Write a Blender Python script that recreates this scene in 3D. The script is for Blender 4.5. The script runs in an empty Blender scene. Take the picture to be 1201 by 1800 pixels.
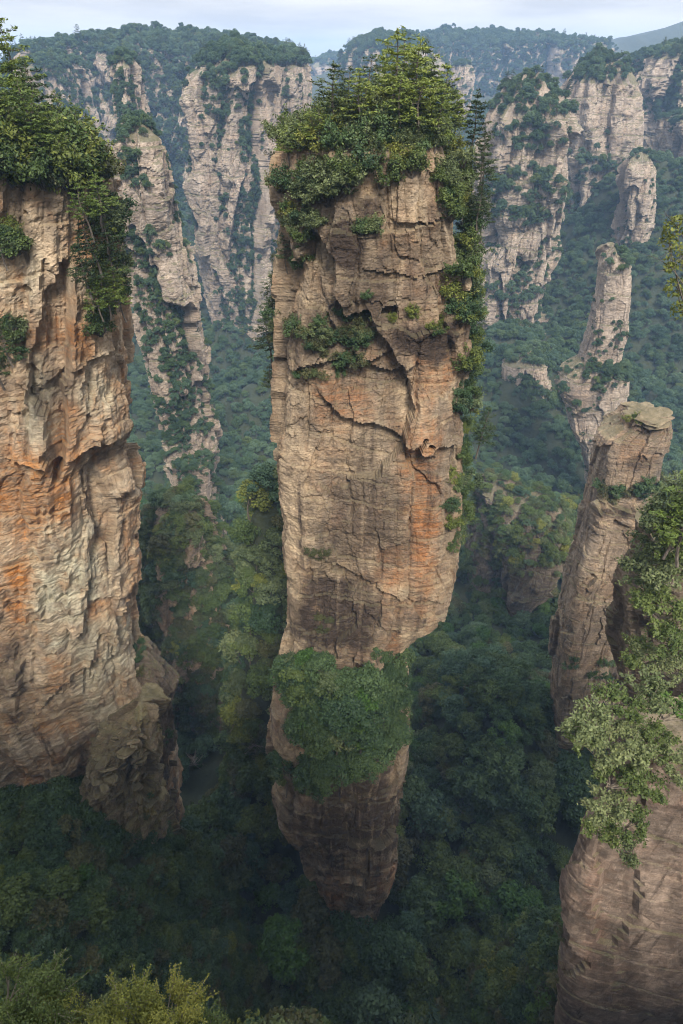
import bpy, math, random, time
import numpy as np
from mathutils import Vector
T0 = time.time()
R = math.radians
scene = bpy.context.scene
COL = scene.collection

# ------------------------------------------------------------------ camera
F_PX, W_PX, H_PX = 1080.0, 1201.0, 1800.0
PITCH = R(36.5)
cam = bpy.data.cameras.new("camera")
cam.sensor_fit = 'VERTICAL'
cam.sensor_height = 36.0
cam.lens = F_PX / H_PX * 36.0
cam.clip_start = 0.5
cam.clip_end = 12000
camo = bpy.data.objects.new("camera", cam)
COL.objects.link(camo)
camo.location = (0, 0, 0)
camo.rotation_euler = (R(90) - PITCH, 0, 0)
scene.camera = camo
cP, sP = math.cos(PITCH), math.sin(PITCH)

# ------------------------------------------------------------------ light
SUN_EL, SUN_AZ = R(48), R(12)         # azimuth of the sun seen from behind the camera (negative = to the left)
sv = Vector((math.sin(SUN_AZ) * math.cos(SUN_EL), -math.cos(SUN_AZ) * math.cos(SUN_EL), math.sin(SUN_EL)))
sun = bpy.data.lights.new("sun", 'SUN')
sun.energy = 3.7
sun.angle = R(15)
sun.color = (1.0, 0.91, 0.78)
suno = bpy.data.objects.new("sun", sun)
suno.rotation_euler = sv.to_track_quat('Z', 'Y').to_euler()
COL.objects.link(suno)

world = bpy.data.worlds.new("World")
scene.world = world
world.use_nodes = True
wn = world.node_tree
wn.nodes.clear()
def N(nt, typ, **kw):
    n = nt.nodes.new(typ)
    for k, v in kw.items():
        if k.startswith('in_'):
            key = k[3:]
            key = int(key) if key.isdigit() else key
            n.inputs[key].default_value = v
        else:
            setattr(n, k, v)
    return n
def L(nt, a, b):
    nt.links.new(a, b)
def ramp(nt, fac, stops, interp='LINEAR'):
    n = nt.nodes.new('ShaderNodeValToRGB')
    cr = n.color_ramp
    cr.interpolation = interp
    while len(cr.elements) < len(stops):
        cr.elements.new(0.5)
    for e, (p, c) in zip(cr.elements, stops):
        e.position = p
        e.color = (*c, 1) if len(c) == 3 else c
    L(nt, fac, n.inputs[0])
    return n.outputs[0]
def mixc(nt, fac, a, b, mode='MIX'):
    n = nt.nodes.new('ShaderNodeMix')
    n.data_type = 'RGBA'
    n.blend_type = mode
    for i, v in ((0, fac), (6, a), (7, b)):
        if isinstance(v, (int, float)):
            n.inputs[i].default_value = v
        elif isinstance(v, tuple):
            n.inputs[i].default_value = (*v, 1) if len(v) == 3 else v
        else:
            L(nt, v, n.inputs[i])
    return n.outputs[2]
def mth(nt, op, a, b=0.0, clamp=False):
    n = nt.nodes.new('ShaderNodeMath')
    n.operation = op
    n.use_clamp = clamp
    for i, v in ((0, a), (1, b)):
        if isinstance(v, (int, float)):
            n.inputs[i].default_value = v
        else:
            L(nt, v, n.inputs[i])
    return n.outputs[0]

sky = N(wn, 'ShaderNodeTexSky', sky_type='NISHITA', sun_disc=False)
sky.sun_elevation = SUN_EL
sky.sun_rotation = math.pi - SUN_AZ
sky.air_density = 1.0
sky.dust_density = 2.0
# a deck of thin bright cloud over the blue
tc = N(wn, 'ShaderNodeTexCoord')
mp = N(wn, 'ShaderNodeMapping')
mp.inputs['Scale'].default_value = (1.0, 1.0, 7.0)
L(wn, tc.outputs['Generated'], mp.inputs[0])
nz = N(wn, 'ShaderNodeTexNoise', in_Scale=3.2, in_Detail=6.0, in_Roughness=0.55)
L(wn, mp.outputs[0], nz.inputs['Vector'])
cl = ramp(wn, nz.outputs['Fac'], [(0.3, (0.93,) * 3), (0.55, (1.0,) * 3)])
cl_col = ramp(wn, nz.outputs['Fac'], [(0.38, (7.6, 7.65, 8.1)), (0.5, (9.1, 9.0, 9.1)), (0.6, (10.0, 9.8, 9.8))])
sxz = N(wn, 'ShaderNodeSeparateXYZ')
L(wn, tc.outputs['Generated'], sxz.inputs[0])
lift = ramp(wn, sxz.outputs[2], [(0.0, (0.48,) * 3), (0.10, (0.5,) * 3), (0.5, (0.9,) * 3), (1.0, (1.35,) * 3)])   # an overcast sky is brightest overhead
mix = mixc(wn, 1.0, mixc(wn, cl, sky.outputs[0], cl_col), lift, 'MULTIPLY')
bg = N(wn, 'ShaderNodeBackground', in_Strength=0.128)
L(wn, mix, bg.inputs[0])
wo = N(wn, 'ShaderNodeOutputWorld')
L(wn, bg.outputs[0], wo.inputs[0])

scene.view_settings.view_transform = 'Standard'
scene.view_settings.look = 'None'
scene.view_settings.exposure = 0.7
scene.view_settings.gamma = 1.0
scene.render.engine = 'CYCLES'
scene.cycles.max_bounces = 5
scene.cycles.diffuse_bounces = 3
scene.cycles.glossy_bounces = 1
scene.cycles.transmission_bounces = 3
scene.cycles.volume_bounces = 2
scene.cycles.use_denoising = True
scene.cycles.filter_width = 1.05
scene.cycles.use_adaptive_sampling = False
scene.cycles.adaptive_threshold = 0.02

# ------------------------------------------------------------------ picture <-> place
def ray(px, py):
    u, v = (px - W_PX / 2) / F_PX, (H_PX / 2 - py) / F_PX
    return u, cP + v * sP, -sP + v * cP
def at(px, py, D):
    x, y, z = ray(px, py)
    k = D / y
    return x * k, D, z * k
def proj(P):
    d = P[..., 1] * cP - P[..., 2] * sP
    d = np.maximum(d, 0.1)
    return W_PX / 2 + F_PX * P[..., 0] / d, H_PX / 2 - F_PX * (P[..., 1] * sP + P[..., 2] * cP) / d, d

# ------------------------------------------------------------------ noise
def hsh(*ix, seed=0):
    h = np.full(np.broadcast(*ix).shape if len(ix) > 1 else np.shape(ix[0]), (seed * 2654435761 + 97) & 0xffffffff, dtype=np.uint32)
    for k, i in enumerate(ix):
        h = h ^ (np.asarray(i).astype(np.int64) & 0xffffffff).astype(np.uint32) * np.uint32((0x9E3779B1, 0x85EBCA77, 0xC2B2AE3D)[k])
        h = h ^ (h >> np.uint32(15))
        h = h * np.uint32(0x2C1B3C6D)
        h = h ^ (h >> np.uint32(12))
    h = h * np.uint32(0x297A2D39)
    h = h ^ (h >> np.uint32(15))
    return h
def h01(*ix, seed=0):
    return hsh(*ix, seed=seed).astype(np.float64) / 4294967296.0
def vn(x, y, z, seed=0):
    xi, yi, zi = np.floor(x), np.floor(y), np.floor(z)
    fx, fy, fz = x - xi, y - yi, z - zi
    sx, sy, sz = (f * f * f * (f * (f * 6 - 15) + 10) for f in (fx, fy, fz))
    xi, yi, zi = xi.astype(np.int64), yi.astype(np.int64), zi.astype(np.int64)
    r = 0
    for a in (0, 1):
        for b in (0, 1):
            for c in (0, 1):
                w = (sx if a else 1 - sx) * (sy if b else 1 - sy) * (sz if c else 1 - sz)
                h = hsh(xi + a, yi + b, zi + c, seed=seed)
                gx = (h & 1023).astype(np.float64) / 511.5 - 1
                gy = ((h >> np.uint32(10)) & 1023).astype(np.float64) / 511.5 - 1
                gz = ((h >> np.uint32(20)) & 1023).astype(np.float64) / 511.5 - 1
                r = r + w * (gx * (fx - a) + gy * (fy - b) + gz * (fz - c))
    return r * 1.6
def fbm(x, y, z, oct=4, seed=0, gain=0.5):
    r, a, f = 0, 1.0, 1.0
    for o in range(oct):
        r = r + a * vn(x * f + 13.7 * o, y * f + 7.1 * o, z * f, seed + o)
        a *= gain
        f *= 2.03
    return r
def cell2(u, v, seed=0):
    ui, vi = np.floor(u).astype(np.int64), np.floor(v).astype(np.int64)
    f1 = np.full(u.shape, 9.0)
    f2 = np.full(u.shape, 9.0)
    bx = np.zeros(u.shape); by = np.zeros(u.shape)
    ci = np.zeros(u.shape, dtype=np.int64); cj = np.zeros(u.shape, dtype=np.int64)
    for a in (-1, 0, 1):
        for b in (-1, 0, 1):
            i, j = ui + a, vi + b
            dx = u - (i + 0.1 + 0.8 * h01(i, j, seed=seed))
            dy = v - (j + 0.1 + 0.8 * h01(i, j, seed=seed + 1))
            d = np.maximum(np.abs(dx), np.abs(dy)) * 0.8 + 0.25 * (np.abs(dx) + np.abs(dy))
            m = d < f1
            f2 = np.where(m, f1, np.minimum(f2, d))
            f1 = np.where(m, d, f1)
            bx = np.where(m, dx, bx); by = np.where(m, dy, by)
            ci = np.where(m, i, ci); cj = np.where(m, j, cj)
    r = [h01(ci, cj, seed=seed + 5 + k) - 0.5 for k in range(3)]
    return r, bx, by, f2 - f1

def smooth(a, b, x):
    t = np.clip((x - a) / (b - a), 0, 1)
    return t * t * (3 - 2 * t)

def unit_v(v):
    return v / np.maximum(np.linalg.norm(v, axis=-1, keepdims=True), 1e-9)

# ------------------------------------------------------------------ mesh helpers
def mesh_np(name, V, quads=None, tris=None, mat=None, smooth_shade=False):
    me = bpy.data.meshes.new(name)
    V = np.ascontiguousarray(V, dtype=np.float32)
    me.vertices.add(len(V))
    me.vertices.foreach_set('co', V.ravel())
    loops, starts = [], []
    n0 = 0
    for arr, k in ((quads, 4), (tris, 3)):
        if arr is not None and len(arr):
            arr = np.ascontiguousarray(arr, dtype=np.int32)
            loops.append(arr.ravel())
            starts.append(n0 + np.arange(len(arr), dtype=np.int32) * k)
            n0 += arr.size
    if loops:
        lo = np.concatenate(loops); st = np.concatenate(starts)
        me.loops.add(len(lo)); me.polygons.add(len(st))
        me.loops.foreach_set('vertex_index', lo)
        me.polygons.foreach_set('loop_start', st)
        me.polygons.foreach_set('use_smooth', np.full(len(st), smooth_shade, dtype=bool))
    me.update(calc_edges=True)
    if mat:
        me.materials.append(mat)
    return me
def link(name, me, parent=None, **props):
    o = bpy.data.objects.new(name, me)
    COL.objects.link(o)
    if parent:
        o.parent = parent
    for k, v in props.items():
        o[k] = v
    return o

# ------------------------------------------------------------------ materials
def new_mat(name):
    m = bpy.data.materials.new(name)
    m.use_nodes = True
    nt = m.node_tree
    nt.nodes.clear()
    out = N(nt, 'ShaderNodeOutputMaterial')
    return m, nt, out

def noise(nt, vec, scale, detail=5.0, rough=0.55, mapping=None, dist=0.0):
    if mapping:
        mpn = N(nt, 'ShaderNodeMapping')
        mpn.inputs['Scale'].default_value = mapping
        L(nt, vec, mpn.inputs[0])
        vec = mpn.outputs[0]
    n = N(nt, 'ShaderNodeTexNoise', in_Scale=scale, in_Detail=detail, in_Roughness=rough, in_Distortion=dist)
    L(nt, vec, n.inputs['Vector'])
    return n.outputs['Fac']

def rock_mat(name, s=1.0, pale=(0.44, 0.355, 0.26), tan=(0.31, 0.225, 0.145), orange=(0.40, 0.175, 0.062),
             grey=(0.20, 0.175, 0.15), dark=(0.075, 0.056, 0.045), streak=0.6, moss=0.5, or_amt=0.5, bump=1.0, stain=0.35, bedtone=0.6):
    """layered quartz sandstone; s = metres of detail (1 near, larger far)"""
    m, nt, out = new_mat(name)
    tcn = N(nt, 'ShaderNodeTexCoord')
    P = tcn.outputs['Object']
    at_ = N(nt, 'ShaderNodeAttribute', attribute_name='zone')
    sep = N(nt, 'ShaderNodeSeparateColor')
    L(nt, at_.outputs['Color'], sep.inputs[0])
    zo, zd, zp = sep.outputs[0], sep.outputs[1], sep.outputs[2]
    n1 = noise(nt, P, 0.10 / s, 7, 0.62, (1, 1, 0.8), 0.4)
    n2 = noise(nt, P, 0.35 / s, 7, 0.65, (1, 1, 0.55), 0.3)
    nb = noise(nt, P, 0.5 / s, 8, 0.7, (0.13, 0.13, 2.2), 0.15)       # bedding
    nb2 = noise(nt, P, 1.6 / s, 5, 0.65, (0.10, 0.10, 2.6), 0.25)    # fine lamination
    nv = noise(nt, P, 0.55 / s, 6, 0.65, (1, 1, 0.045), 0.3)         # streaks of water
    nv2 = noise(nt, P, 0.25 / s, 6, 0.6, (1, 1, 0.07), 0.4)
    nf = noise(nt, P, 2.2 / s, 6, 0.7, (1, 1, 1.6), 0.2)
    dv_ = N(nt, 'ShaderNodeTexNoise', in_Scale=0.5 / s, in_Detail=3.0)
    L(nt, P, dv_.inputs['Vector'])
    dm_ = N(nt, 'ShaderNodeVectorMath', operation='MULTIPLY_ADD')
    L(nt, dv_.outputs['Color'], dm_.inputs[0])
    dm_.inputs[1].default_value = (0.9 * s,) * 3
    L(nt, P, dm_.inputs[2])
    vb = []
    for sc_, mz in ((0.42, 0.45), (1.25, 0.8)):
        mpn = N(nt, 'ShaderNodeMapping')
        mpn.inputs['Scale'].default_value = (1, 1, mz)
        mpn.inputs['Rotation'].default_value = (0.07, 0.05, 0.5)
        L(nt, dm_.outputs[0], mpn.inputs[0])
        v_ = N(nt, 'ShaderNodeTexVoronoi', feature='F1', distance='CHEBYCHEV', in_Scale=sc_ / s)
        L(nt, mpn.outputs[0], v_.inputs['Vector'])
        sc2 = N(nt, 'ShaderNodeSeparateColor')
        L(nt, v_.outputs['Color'], sc2.inputs[0])
        vb.append(sc2.outputs[0])
    col = ramp(nt, n1, [(0.30, grey), (0.45, tan), (0.56, pale), (0.70, tan)])
    c2 = ramp(nt, n2, [(0.32, dark), (0.45, grey), (0.6, pale)])
    col = mixc(nt, 0.42, col, c2)
    # iron stain
    n3 = noise(nt, P, 0.16 / s, 6, 0.6, (1, 1, 0.6), 0.8)
    fo = mth(nt, 'ADD', mth(nt, 'MULTIPLY', ramp(nt, n3, [(0.46, (0,) * 3), (0.62, (1,) * 3)]), or_amt), zo)
    fo = mth(nt, 'MULTIPLY', fo, ramp(nt, nf, [(0.3, (0.3,) * 3), (0.55, (1,) * 3)]), clamp=True)
    fo = mth(nt, 'MULTIPLY', fo, ramp(nt, nb, [(0.36, (0.15,) * 3), (0.52, (1,) * 3)]))
    fo = mth(nt, 'MULTIPLY', fo, ramp(nt, nv2, [(0.36, (0.2,) * 3), (0.54, (1,) * 3)]))
    col = mixc(nt, fo, col, orange)
    # pale scars, and lit edge faces put into the colour
    fp = mth(nt, 'MULTIPLY', zp, ramp(nt, n2, [(0.35, (0.15,) * 3), (0.6, (1,) * 3)]), clamp=True)
    col = mixc(nt, fp, col, tuple(min(c * 1.3, 0.62) for c in pale))
    n5 = noise(nt, P, 0.055 / s, 6, 0.65, (1, 1, 0.7), 1.0)
    col = mixc(nt, ramp(nt, n5, [(0.44, (0,) * 3), (0.60, (stain,) * 3)]), col, mixc(nt, 0.5, grey, dark))
    # bedding tone
    col = mixc(nt, bedtone, col, ramp(nt, nb, [(0.30, (0.42, 0.40, 0.38)), (0.48, (0.95, 0.95, 0.95)), (0.60, (1.22, 1.18, 1.12))]), 'MULTIPLY')
    col = mixc(nt, 0.55 * bedtone, col, ramp(nt, nb2, [(0.36, (0.55, 0.52, 0.5)), (0.5, (1.0,) * 3), (0.62, (1.15, 1.13, 1.1))]), 'MULTIPLY')
    # streaks
    fs = ramp(nt, nv, [(0.52, (0,) * 3), (0.66, (1,) * 3)])
    fs = mth(nt, 'MULTIPLY', fs, ramp(nt, nv2, [(0.45, (0,) * 3), (0.6, (1,) * 3)]))
    fs = mth(nt, 'MULTIPLY', fs, streak)
    fs = mth(nt, 'MAXIMUM', fs, mth(nt, 'MULTIPLY', zd, ramp(nt, nv, [(0.34, (0.45,) * 3), (0.56, (1,) * 3)])), clamp=True)
    col = mixc(nt, fs, col, dark)
    fw = ramp(nt, nv, [(0.28, (1,) * 3), (0.40, (0,) * 3)])
    col = mixc(nt, mth(nt, 'MULTIPLY', fw, 0.35 * streak), col, pale)
    col = mixc(nt, 0.6, col, ramp(nt, nf, [(0.28, (0.5, 0.48, 0.46)), (0.5, (1.0,) * 3), (0.7, (1.2,) * 3)]), 'MULTIPLY')
    col = mixc(nt, 0.5, col, ramp(nt, vb[0], [(0.0, (0.74, 0.72, 0.70)), (1.0, (1.22, 1.2, 1.17))]), 'MULTIPLY')
    col = mixc(nt, 0.5, col, ramp(nt, vb[1], [(0.0, (0.78, 0.76, 0.74)), (1.0, (1.2, 1.18, 1.16))]), 'MULTIPLY')
    # growth on ledges: lichen and moss where the rock lies flat
    geo = N(nt, 'ShaderNodeNewGeometry')
    sx = N(nt, 'ShaderNodeSeparateXYZ')
    L(nt, geo.outputs['Normal'], sx.inputs[0])
    fm = ramp(nt, mth(nt, 'ADD', sx.outputs[2], mth(nt, 'MULTIPLY', n2, 0.7)), [(0.75, (0,) * 3), (1.0, (1,) * 3)])
    col = mixc(nt, mth(nt, 'MULTIPLY', fm, moss), col, (0.07, 0.078, 0.03))
    b = N(nt, 'ShaderNodeBsdfPrincipled', in_Roughness=0.92)
    b.inputs['Specular IOR Level'].default_value = 0.18
    L(nt, col, b.inputs['Base Color'])
    # relief
    hgt = mth(nt, 'ADD', mth(nt, 'MULTIPLY', nb2, 0.35 * bedtone), mth(nt, 'ADD', mth(nt, 'MULTIPLY', nf, 0.9), mth(nt, 'MULTIPLY', n2, 0.9)))
    hgt = mth(nt, 'ADD', hgt, mth(nt, 'ADD', mth(nt, 'MULTIPLY', vb[0], 0.55), mth(nt, 'MULTIPLY', vb[1], 0.3)))
    bp = N(nt, 'ShaderNodeBump', in_Strength=0.8 * bump, in_Distance=0.8 * s)
    L(nt, hgt, bp.inputs['Height'])
    L(nt, bp.outputs[0], b.inputs['Normal'])
    L(nt, b.outputs[0], out.inputs[0])
    return m

def leaf_mat(name, c1, c2, c3, var=0.35, trans=0.2):
    m, nt, out = new_mat(name)
    oi = N(nt, 'ShaderNodeObjectInfo')
    geo = N(nt, 'ShaderNodeNewGeometry')
    tcn = N(nt, 'ShaderNodeTexCoord')
    n = noise(nt, tcn.outputs['Object'], 0.9, 3, 0.6)
    n2 = noise(nt, geo.outputs['Position'], 0.02, 3, 0.6)
    rp = geo.outputs['Random Per Island']
    f = mth(nt, 'ADD', mth(nt, 'MULTIPLY', oi.outputs['Random'], 0.55), mth(nt, 'MULTIPLY', n, 0.45))
    col = ramp(nt, f, [(0.15, c1), (0.5, c2), (0.88, c3)])
    col = mixc(nt, 0.8, col, ramp(nt, rp, [(0.0, (0.62, 0.66, 0.6)), (0.6, (1.0,) * 3), (1.0, (1.5, 1.42, 1.25))]), 'MULTIPLY')
    col = mixc(nt, 0.7, col, ramp(nt, n2, [(0.35, (0.7, 0.8, 0.8)), (0.65, (1.25, 1.15, 1.0))]), 'MULTIPLY')
    d = N(nt, 'ShaderNodeBsdfPrincipled', in_Roughness=0.6)
    d.inputs['Specular IOR Level'].default_value = 0.25
    L(nt, col, d.inputs['Base Color'])
    t = N(nt, 'ShaderNodeBsdfTranslucent')
    tcol = mixc(nt, 1.0, col, (1.25, 1.3, 0.6), 'MULTIPLY')
    L(nt, tcol, t.inputs[0])
    mx = N(nt, 'ShaderNodeMixShader', in_0=trans)
    L(nt, d.outputs[0], mx.inputs[1])
    L(nt, t.outputs[0], mx.inputs[2])
    L(nt, mx.outputs[0], out.inputs[0])
    return m

def bark_mat(name, a, b_):
    m, nt, out = new_mat(name)
    tcn = N(nt, 'ShaderNodeTexCoord')
    n = noise(nt, tcn.outputs['Object'], 5.0, 4, 0.6, (1, 1, 0.25))
    b = N(nt, 'ShaderNodeBsdfPrincipled', in_Roughness=0.9)
    L(nt, ramp(nt, n, [(0.35, a), (0.65, b_)]), b.inputs['Base Color'])
    L(nt, b.outputs[0], out.inputs[0])
    return m

def ground_mat():
    m, nt, out = new_mat("forest_floor")
    tcn = N(nt, 'ShaderNodeTexCoord')
    n = noise(nt, tcn.outputs['Object'], 0.12, 7, 0.65)
    col = ramp(nt, n, [(0.35, (0.012, 0.02, 0.009)), (0.6, (0.028, 0.036, 0.016)), (0.75, (0.045, 0.042, 0.022))])
    b = N(nt, 'ShaderNodeBsdfPrincipled', in_Roughness=0.95)
    L(nt, col, b.inputs['Base Color'])
    bp = N(nt, 'ShaderNodeBump', in_Strength=1.0, in_Distance=1.5)
    L(nt, n, bp.inputs['Height'])
    L(nt, bp.outputs[0], b.inputs['Normal'])
    L(nt, b.outputs[0], out.inputs[0])
    return m

M_ROCK = rock_mat("sandstone_near", 1.0, pale=(0.45, 0.36, 0.255), tan=(0.27, 0.198, 0.128), orange=(0.36, 0.165, 0.07), or_amt=0.38, streak=1.0, moss=0.25, bedtone=0.45)
M_LEFT = rock_mat("sandstone_rust", 1.0, pale=(0.62, 0.51, 0.38), tan=(0.44, 0.315, 0.20), orange=(0.47, 0.20, 0.055), or_amt=0.7, streak=0.75, stain=0.15, moss=0.25, bedtone=0.36)
M_FORE = rock_mat("sandstone_pink", 0.45, pale=(0.40, 0.315, 0.26), tan=(0.235, 0.168, 0.132), orange=(0.28, 0.15, 0.10), grey=(0.145, 0.128, 0.112), or_amt=0.3, streak=1.0, stain=0.5, bedtone=0.22)
M_OLIVE = rock_mat("sandstone_mossy", 0.8, pale=(0.40, 0.33, 0.235), tan=(0.27, 0.21, 0.14), orange=(0.22, 0.19, 0.05), grey=(0.17, 0.145, 0.11), or_amt=0.45, moss=0.5)
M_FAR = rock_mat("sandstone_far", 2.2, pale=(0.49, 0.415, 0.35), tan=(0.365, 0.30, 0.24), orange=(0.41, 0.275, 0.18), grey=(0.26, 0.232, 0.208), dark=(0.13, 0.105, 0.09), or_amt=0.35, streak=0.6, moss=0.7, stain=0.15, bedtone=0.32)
M_MID = rock_mat("sandstone_middle", 1.3, pale=(0.47, 0.38, 0.29), tan=(0.34, 0.255, 0.175), orange=(0.42, 0.235, 0.12), or_amt=0.35, streak=0.5)
M_SHADE = rock_mat("sandstone_shaded", 1.2, pale=(0.26, 0.215, 0.17), tan=(0.19, 0.15, 0.115), orange=(0.2, 0.13, 0.08), grey=(0.12, 0.105, 0.09), or_amt=0.3)  # darker copy of the sandstone, shade put into its colours

LEAF = {
    'dark green': leaf_mat("leaves_dark", (0.028, 0.056, 0.028), (0.046, 0.084, 0.036), (0.077, 0.119, 0.049)),
    'blue green': leaf_mat("leaves_blue", (0.036, 0.070, 0.048), (0.059, 0.106, 0.063), (0.091, 0.140, 0.084)),
    'fresh green': leaf_mat("leaves_fresh", (0.03, 0.075, 0.016), (0.05, 0.105, 0.022), (0.075, 0.13, 0.03)),
    'olive': leaf_mat("leaves_olive", (0.05, 0.055, 0.026), (0.075, 0.08, 0.036), (0.105, 0.105, 0.05)),
    'grey green': leaf_mat("leaves_grey", (0.062, 0.085, 0.04), (0.095, 0.125, 0.058), (0.145, 0.175, 0.088)),
    'mid green': leaf_mat("leaves_mid", (0.045, 0.072, 0.022), (0.068, 0.10, 0.03), (0.10, 0.135, 0.042)),
    'yellow green': leaf_mat("leaves_yellow", (0.09, 0.11, 0.025), (0.125, 0.145, 0.032), (0.18, 0.19, 0.045)),
    'dark pine green': leaf_mat("needles_dark", (0.022, 0.038, 0.016), (0.036, 0.058, 0.02), (0.055, 0.078, 0.026), trans=0.18),
    'light pine green': leaf_mat("needles_light", (0.07, 0.105, 0.024), (0.11, 0.15, 0.034), (0.17, 0.205, 0.05), trans=0.2),
}
BARK = bark_mat("bark", (0.05, 0.04, 0.032), (0.13, 0.11, 0.09))
TWIG = bark_mat("twig", (0.16, 0.13, 0.10), (0.30, 0.26, 0.21))
M_GROUND = ground_mat()

# ------------------------------------------------------------------ rock builder
ROCKS = {}
def rock(key, name, rows, D, depth, mat, nu=300, nz=600, shear=0.0, nexp=3.2, sc=1.0, amp=1.0, seed=1, caph=6.0, ncap=16,
         front=0.8, over=(), bumps=(), zone=None, bed=(0.0, 0.0), lab=None, cat='cliff', butt=0.0, jit=0.0, Dr=None, bedk=1.0, capexp=2.0, smallk=1.0, capn=0.9, topwave=0.0):
    rows = sorted(rows)
    Dr = Dr or D - 0.3 * depth
    z = np.array([at(0, r[0], Dr)[2] for r in rows])
    xl = np.array([at(r[1], r[0], Dr)[0] for r in rows])
    xr = np.array([at(r[2], r[0], Dr)[0] for r in rows])
    ztop, zbot = z[0], z[-1]
    zs = np.linspace(zbot, ztop, nz)
    xl = np.interp(zs, z[::-1], xl[::-1]); xr = np.interp(zs, z[::-1], xr[::-1])
    a = (xr - xl) / 2; xc = (xr + xl) / 2
    b = depth / 2 * (0.55 + 0.45 * a / a.max())
    nf_ = int(nu * front)
    th = np.concatenate([np.linspace(-200, 20, nf_, endpoint=False), np.linspace(20, 160, nu - nf_, endpoint=False)])
    th = np.radians(th)
    ct, st = np.cos(th), np.sin(th)
    am, bm = a.mean(), b.mean()
    rr = (np.abs(ct / am) ** nexp + np.abs(st / bm) ** nexp) ** (-1 / nexp)
    X0, Y0 = rr * ct, rr * st
    seg = np.hypot(np.diff(X0), np.diff(Y0))
    s1 = np.concatenate([[0], np.cumsum(seg)])
    A, B = a[:, None], b[:, None]
    r = (np.abs(ct[None] / A) ** nexp + np.abs(st[None] / B) ** nexp) ** (-1 / nexp)
    lx, ly = r * ct[None], r * st[None]
    nx = np.sign(lx) * np.abs(lx / A) ** (nexp - 1) / A
    ny = np.sign(ly) * np.abs(ly / B) ** (nexp - 1) / B
    nl = np.hypot(nx, ny)
    nx, ny = nx / nl, ny / nl
    Z = np.repeat(zs[:, None], nu, 1)
    S = np.repeat(s1[None], nz, 0)
    X = xc[:, None] + lx
    Y = D + ly + shear * lx
    zb = Z + bed[0] * X + bed[1] * Y          # tilted beds
    w1 = fbm(X / 9 / sc, Y / 9 / sc, Z / 11 / sc, 3, seed)
    w2 = fbm(X / 3 / sc, Y / 3 / sc, Z / 3 / sc, 2, seed + 9)
    d = np.zeros_like(X)
    d += 1.3 * fbm(X / 16 / sc, Y / 16 / sc, Z / 26 / sc, 3, seed + 20)
    for (su, svv, A_, ti, cr, sd) in ((9.0, 24.0, 1.5, 0.9, 0.0, 31), (4.2, 9.0, 0.62, 0.4, 0.04, 47), (1.5, 2.4, 0.18, 0.35, 0.05, 63)):
        uu = S / (su * sc) + 0.22 * w1 + 0.06 * w2
        vv = zb / (svv * sc) + 0.22 * w1 + 0.06 * w2
        if sd > 31:
            A_ = A_ * smallk
        rnd, dx, dy, e = cell2(uu, vv, seed + sd)
        d += A_ * (2 * rnd[0] + ti * (2 * rnd[1] * dx + 2.6 * rnd[2] * dy))
        if cr:
            d -= A_ * cr * 4 * np.exp(-(e / 0.05) ** 2)
    # beds: irregular thickness, each bed standing in or out
    for (bt, A_, sd) in ((5.2, 0.26 * bedk, 71), (1.3, 0.07 * bedk, 83)):
        q = zb / (bt * sc) + 0.4 * fbm(X / 20 / sc, Y / 20 / sc, zb / (bt * 3 * sc), 2, seed + sd)
        qi = np.floor(q); qf = q - qi
        k = h01(qi, np.floor(S / (14 * sc) + h01(qi, seed=seed + sd + 3) * 5), seed=seed + sd) - 0.5
        d += A_ * 2 * k - A_ * 0.8 * np.exp(-(qf / 0.07) ** 2) + A_ * 0.4 * (qf - 0.5)
    # long upright joints
    for (sj, A_, sd) in ((5.5, 0.75, 101), (2.3, 0.36, 111)):
        u_ = S / (sj * sc) + 0.10 * w1 + 0.03 * w2
        ui = np.floor(u_)
        off = u_ - ui - (0.2 + 0.6 * h01(ui, seed=seed + sd))
        on = smooth(0.05, 0.35, vn(ui * 3.3, Z / (16 * sc), ui * 0, seed + sd + 2))
        d -= A_ * smallk * on * np.exp(-(off * sj / 0.22) ** 2)
        d += A_ * 0.7 * (h01(ui + (off > 0), seed=seed + sd + 5) - 0.5)
    d += 0.16 * fbm(X / 1.1 / sc, Y / 1.1 / sc, Z / 0.8 / sc, 4, seed + 91, 0.6)
    dbut = np.zeros_like(d)
    if butt:
        bu = cell2(S / butt + 0.25 * w1, Z / (butt * 6) + 0.2 * w1, seed + 7)
        dbut = (2 * bu[0][0]) + 1.1 * (0.45 - np.abs(bu[1]) * 1.6) + 0.5 * w1
        d += butt * 0.30 * dbut / (amp * sc)
    d *= amp * sc
    P = np.stack([X, Y, Z], -1)
    px, py, _ = proj(P)
    facing = np.clip(-(ny * 1.0), 0, 1)
    for (poly, dd, fade, side) in over:        # side +1: rock above the line stands proud; -1: below it
        pxs = [p[0] for p in poly]; pys = [p[1] for p in poly]
        yl = np.interp(px, pxs, pys) + 6 * w2 + 5 * w1
        tt = (yl - py) * side
        m = smooth(pxs[0] - 12, pxs[0] + 12, px) * (1 - smooth(pxs[-1] - 12, pxs[-1] + 12, px))
        d += dd * m * np.where(tt > 0, np.exp(-np.maximum(tt, 0) / fade), 0) * smooth(0, 0.3, facing)
    for (bx, by, rx, ry, dd) in bumps:
        q = ((px - bx) / rx) ** 2 + ((py - by) / ry) ** 2
        d += dd * np.exp(-q * (1 + 0.3 * w1)) * smooth(-0.1, 0.3, facing)
    X = X + nx * d; Y = Y + ny * d
    if topwave:
        Z = Z + topwave * (vn(S / (topwave * 5), Z * 0, Z * 0, seed + 8) + 0.4 * vn(S / (topwave * 1.6), Z * 0, Z * 0, seed + 9)) * 1.4 * smooth(0.55, 1.0, (Z - zbot) / (ztop - zbot))
    # cap
    rings = [(X, Y, Z)]
    cx, cy = xc[-1], D
    cX, cY, cZ = [], [], []
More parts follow.
